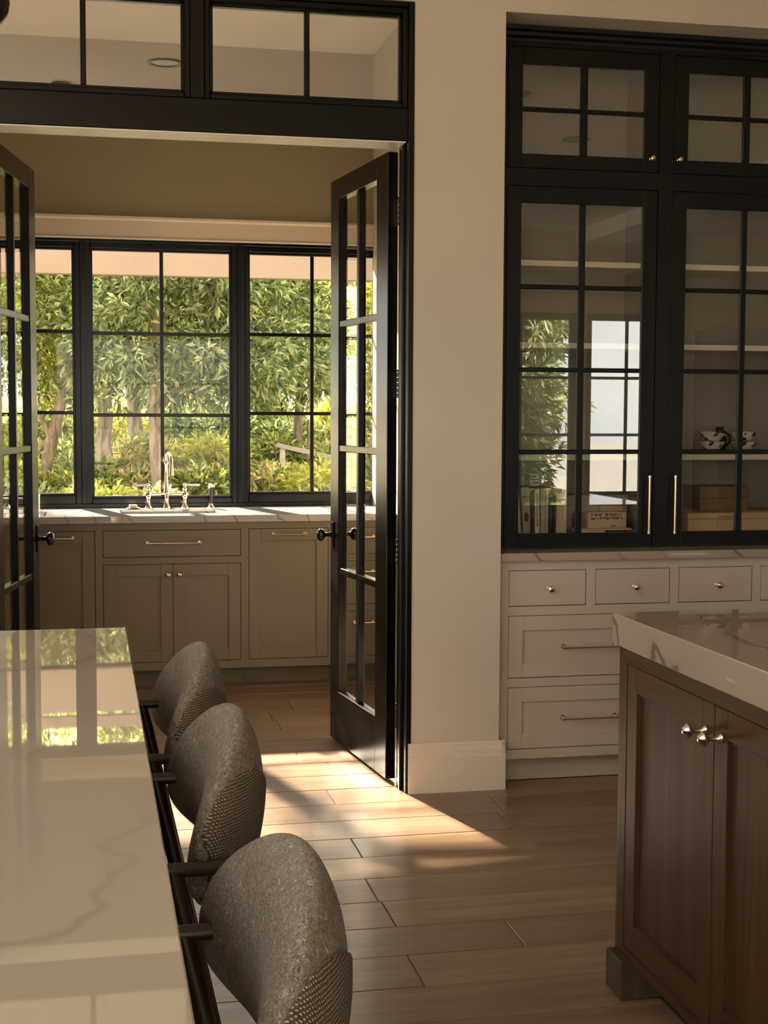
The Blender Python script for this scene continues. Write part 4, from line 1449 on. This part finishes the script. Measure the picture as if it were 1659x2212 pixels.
def shrub(label, x, y, r, h, leaf, seed, n=170, size=.13, wid=.2):
    rs = np.random.RandomState(seed)
    z = gz(x, y)
    t = thing('garden_shrub', label, 'shrub', (x, y, z), group='low shrubs and ferns on the garden slope')
    g = G()
    for i in range(5):
        a = rs.uniform(0, 6.28)
        g.tube([(0, 0, -.03), (math.cos(a) * r * .35, math.sin(a) * r * .35, h * .45), (math.cos(a) * r * .6, math.sin(a) * r * .6, h * .75)], [.012, .009, .004], 5)
    g.build('stem', M['bark2'], t)
    d = rs.normal(size=(n, 3))
    d[:, 2] = np.abs(d[:, 2])
    d /= np.linalg.norm(d, axis=1)[:, None]
    q = d * rs.uniform(.3, 1, (n, 1)) ** .5 * np.array((r, r, h))
    V, F = leaves(q, d, size, 7, rs, wid, .5)
    f = np_obj('foliage', V, F, M[leaf], t)
    f['kind'] = 'stuff'
    return t


kinds = ['fern', 'leafA', 'fern', 'leafC', 'leafB']
desc = {'fern': 'feathery fern', 'leafA': 'leafy green shrub', 'leafC': 'yellow green shrub', 'leafB': 'dark green shrub'}
used = {}
ADD = [', taller', ', set back', ', half hidden']
LMK = [(-1.6, 'behind the left door'), (-.95, 'left of the leaning tree'), (-.45, 'under the leaning tree'), (-.05, 'behind the left window post'), (.3, 'beside the bent pale trunk'),
       (.62, 'below the faucet spout'), (.95, 'right of the faucet trunk'), (1.3, 'above the side spray'), (1.7, 'behind the right window post'), (2.1, 'left of the pale bench'), (2.5, 'beside the pale bench'), (2.9, 'under the upright muntin of the right window'), (3.4, 'behind the right door'), (4.2, 'beyond the right door'), (5.2, 'at the far right of the slope')]
RW = ['nearest to the window sill', 'a little up the slope', 'on the lower middle slope', 'on the middle of the slope', 'on the upper slope', 'highest on the slope']
rg = random.Random(21)
si = 0
for row, (y, step, x0, x1) in enumerate(((11.4, .50, -.9, 2.9), (13.0, .55, -1.1, 3.4), (15.0, .60, -1.3, 3.9), (17.6, .70, -1.6, 4.8), (20.5, .85, -2.0, 5.6), (23.0, 1.1, -2.6, 6.4))):
    x = x0
    c = 0
    while x < x1:
        c += 1
        lf = kinds[rg.randrange(5)]
        yy = y + rg.uniform(-.35, .35)
        hh = rg.uniform(.22, .42) * (.8 if row == 0 else 1.0 + .08 * row)
        lm = min(LMK, key=lambda q: abs(q[0] - x / yy * 16))[1]
        lab = '%s %s, %s' % (desc[lf], lm, RW[row])
        lab = lab.replace('under the upright muntin of the right window', 'at the right window muntin').replace('highest on the slope', 'high on the slope')
        while lab in used:
            lab += ADD[used[lab] % len(ADD)] if used.setdefault(lab, 0) >= 0 else ''
        used[lab] = 0
        shrub(lab,
              x, yy, rg.uniform(.28, .42) * (1 + .1 * row), hh, lf, 200 + si, 150, .12 + .012 * row, .22)
        si += 1
        x += step * rg.uniform(.8, 1.2)

# grass and ground cover as stuff
rs = np.random.RandomState(5)
N = 5200
gxx = rs.uniform(-2.2, 6, N)
gyy = rs.uniform(9.2, 26, N)
cen = np.array([(a, b, gz(a, b)) for a, b in zip(gxx, gyy)])
V, F = leaves(cen, np.tile(np.array((0, 0, 1.2)), (N, 1)), .17, 5, rs, .13, .3)
tag(np_obj('ground_cover', V, F, M['fern']), 'tangled low grass and ground cover on the slope', 'grass', None, 'stuff')

# pale board, stake and pergola
t = thing('garden_bench', 'pale weathered plank bench on the slope behind the right window', 'bench', (2.42, 16.0, .98), -.1)
b = G().box(-.33, .33, -.09, .09, -.02, .03, .006).build('seat', M['pale_wood'], t)
b.rotation_euler = (0, .22, 0)
for sx in (-1, 1):
    G().box(sx * .25 - .03, sx * .25 + .03, -.06, .06, -.45, -.02 - sx * .055, .004).build('leg', M['pale_wood'], t)
tag(G().cyl((2.60, 17.0, .55), (2.62, 17.0, 1.34), .018, .015, 10).build('garden_stake', M['bark2']), 'thin dark stake upright behind the pale bench', 'stake')
t = thing('garden_pergola', 'pink stucco pergola beam crossing the top of the garden windows', 'pergola', (0, 11.5, 0))
G().box(-5.6, 6.6, -.05, .05, 2.511, 2.86, .006).build('beam', M['stucco'], t)
G().box(-5.6, 6.6, .55, .62, 3.02, 3.12, .006).build('beam', M['stucco'], t)
for x in (-5.2, 6.2):
    G().box(x - .12, x + .12, -.12, .12, -.3, 2.512, .01).build('post', M['stucco'], t)
    G().box(x - .05, x + .05, -.06, .66, 2.86, 3.02, .005).build('bracket', M['stucco'], t)
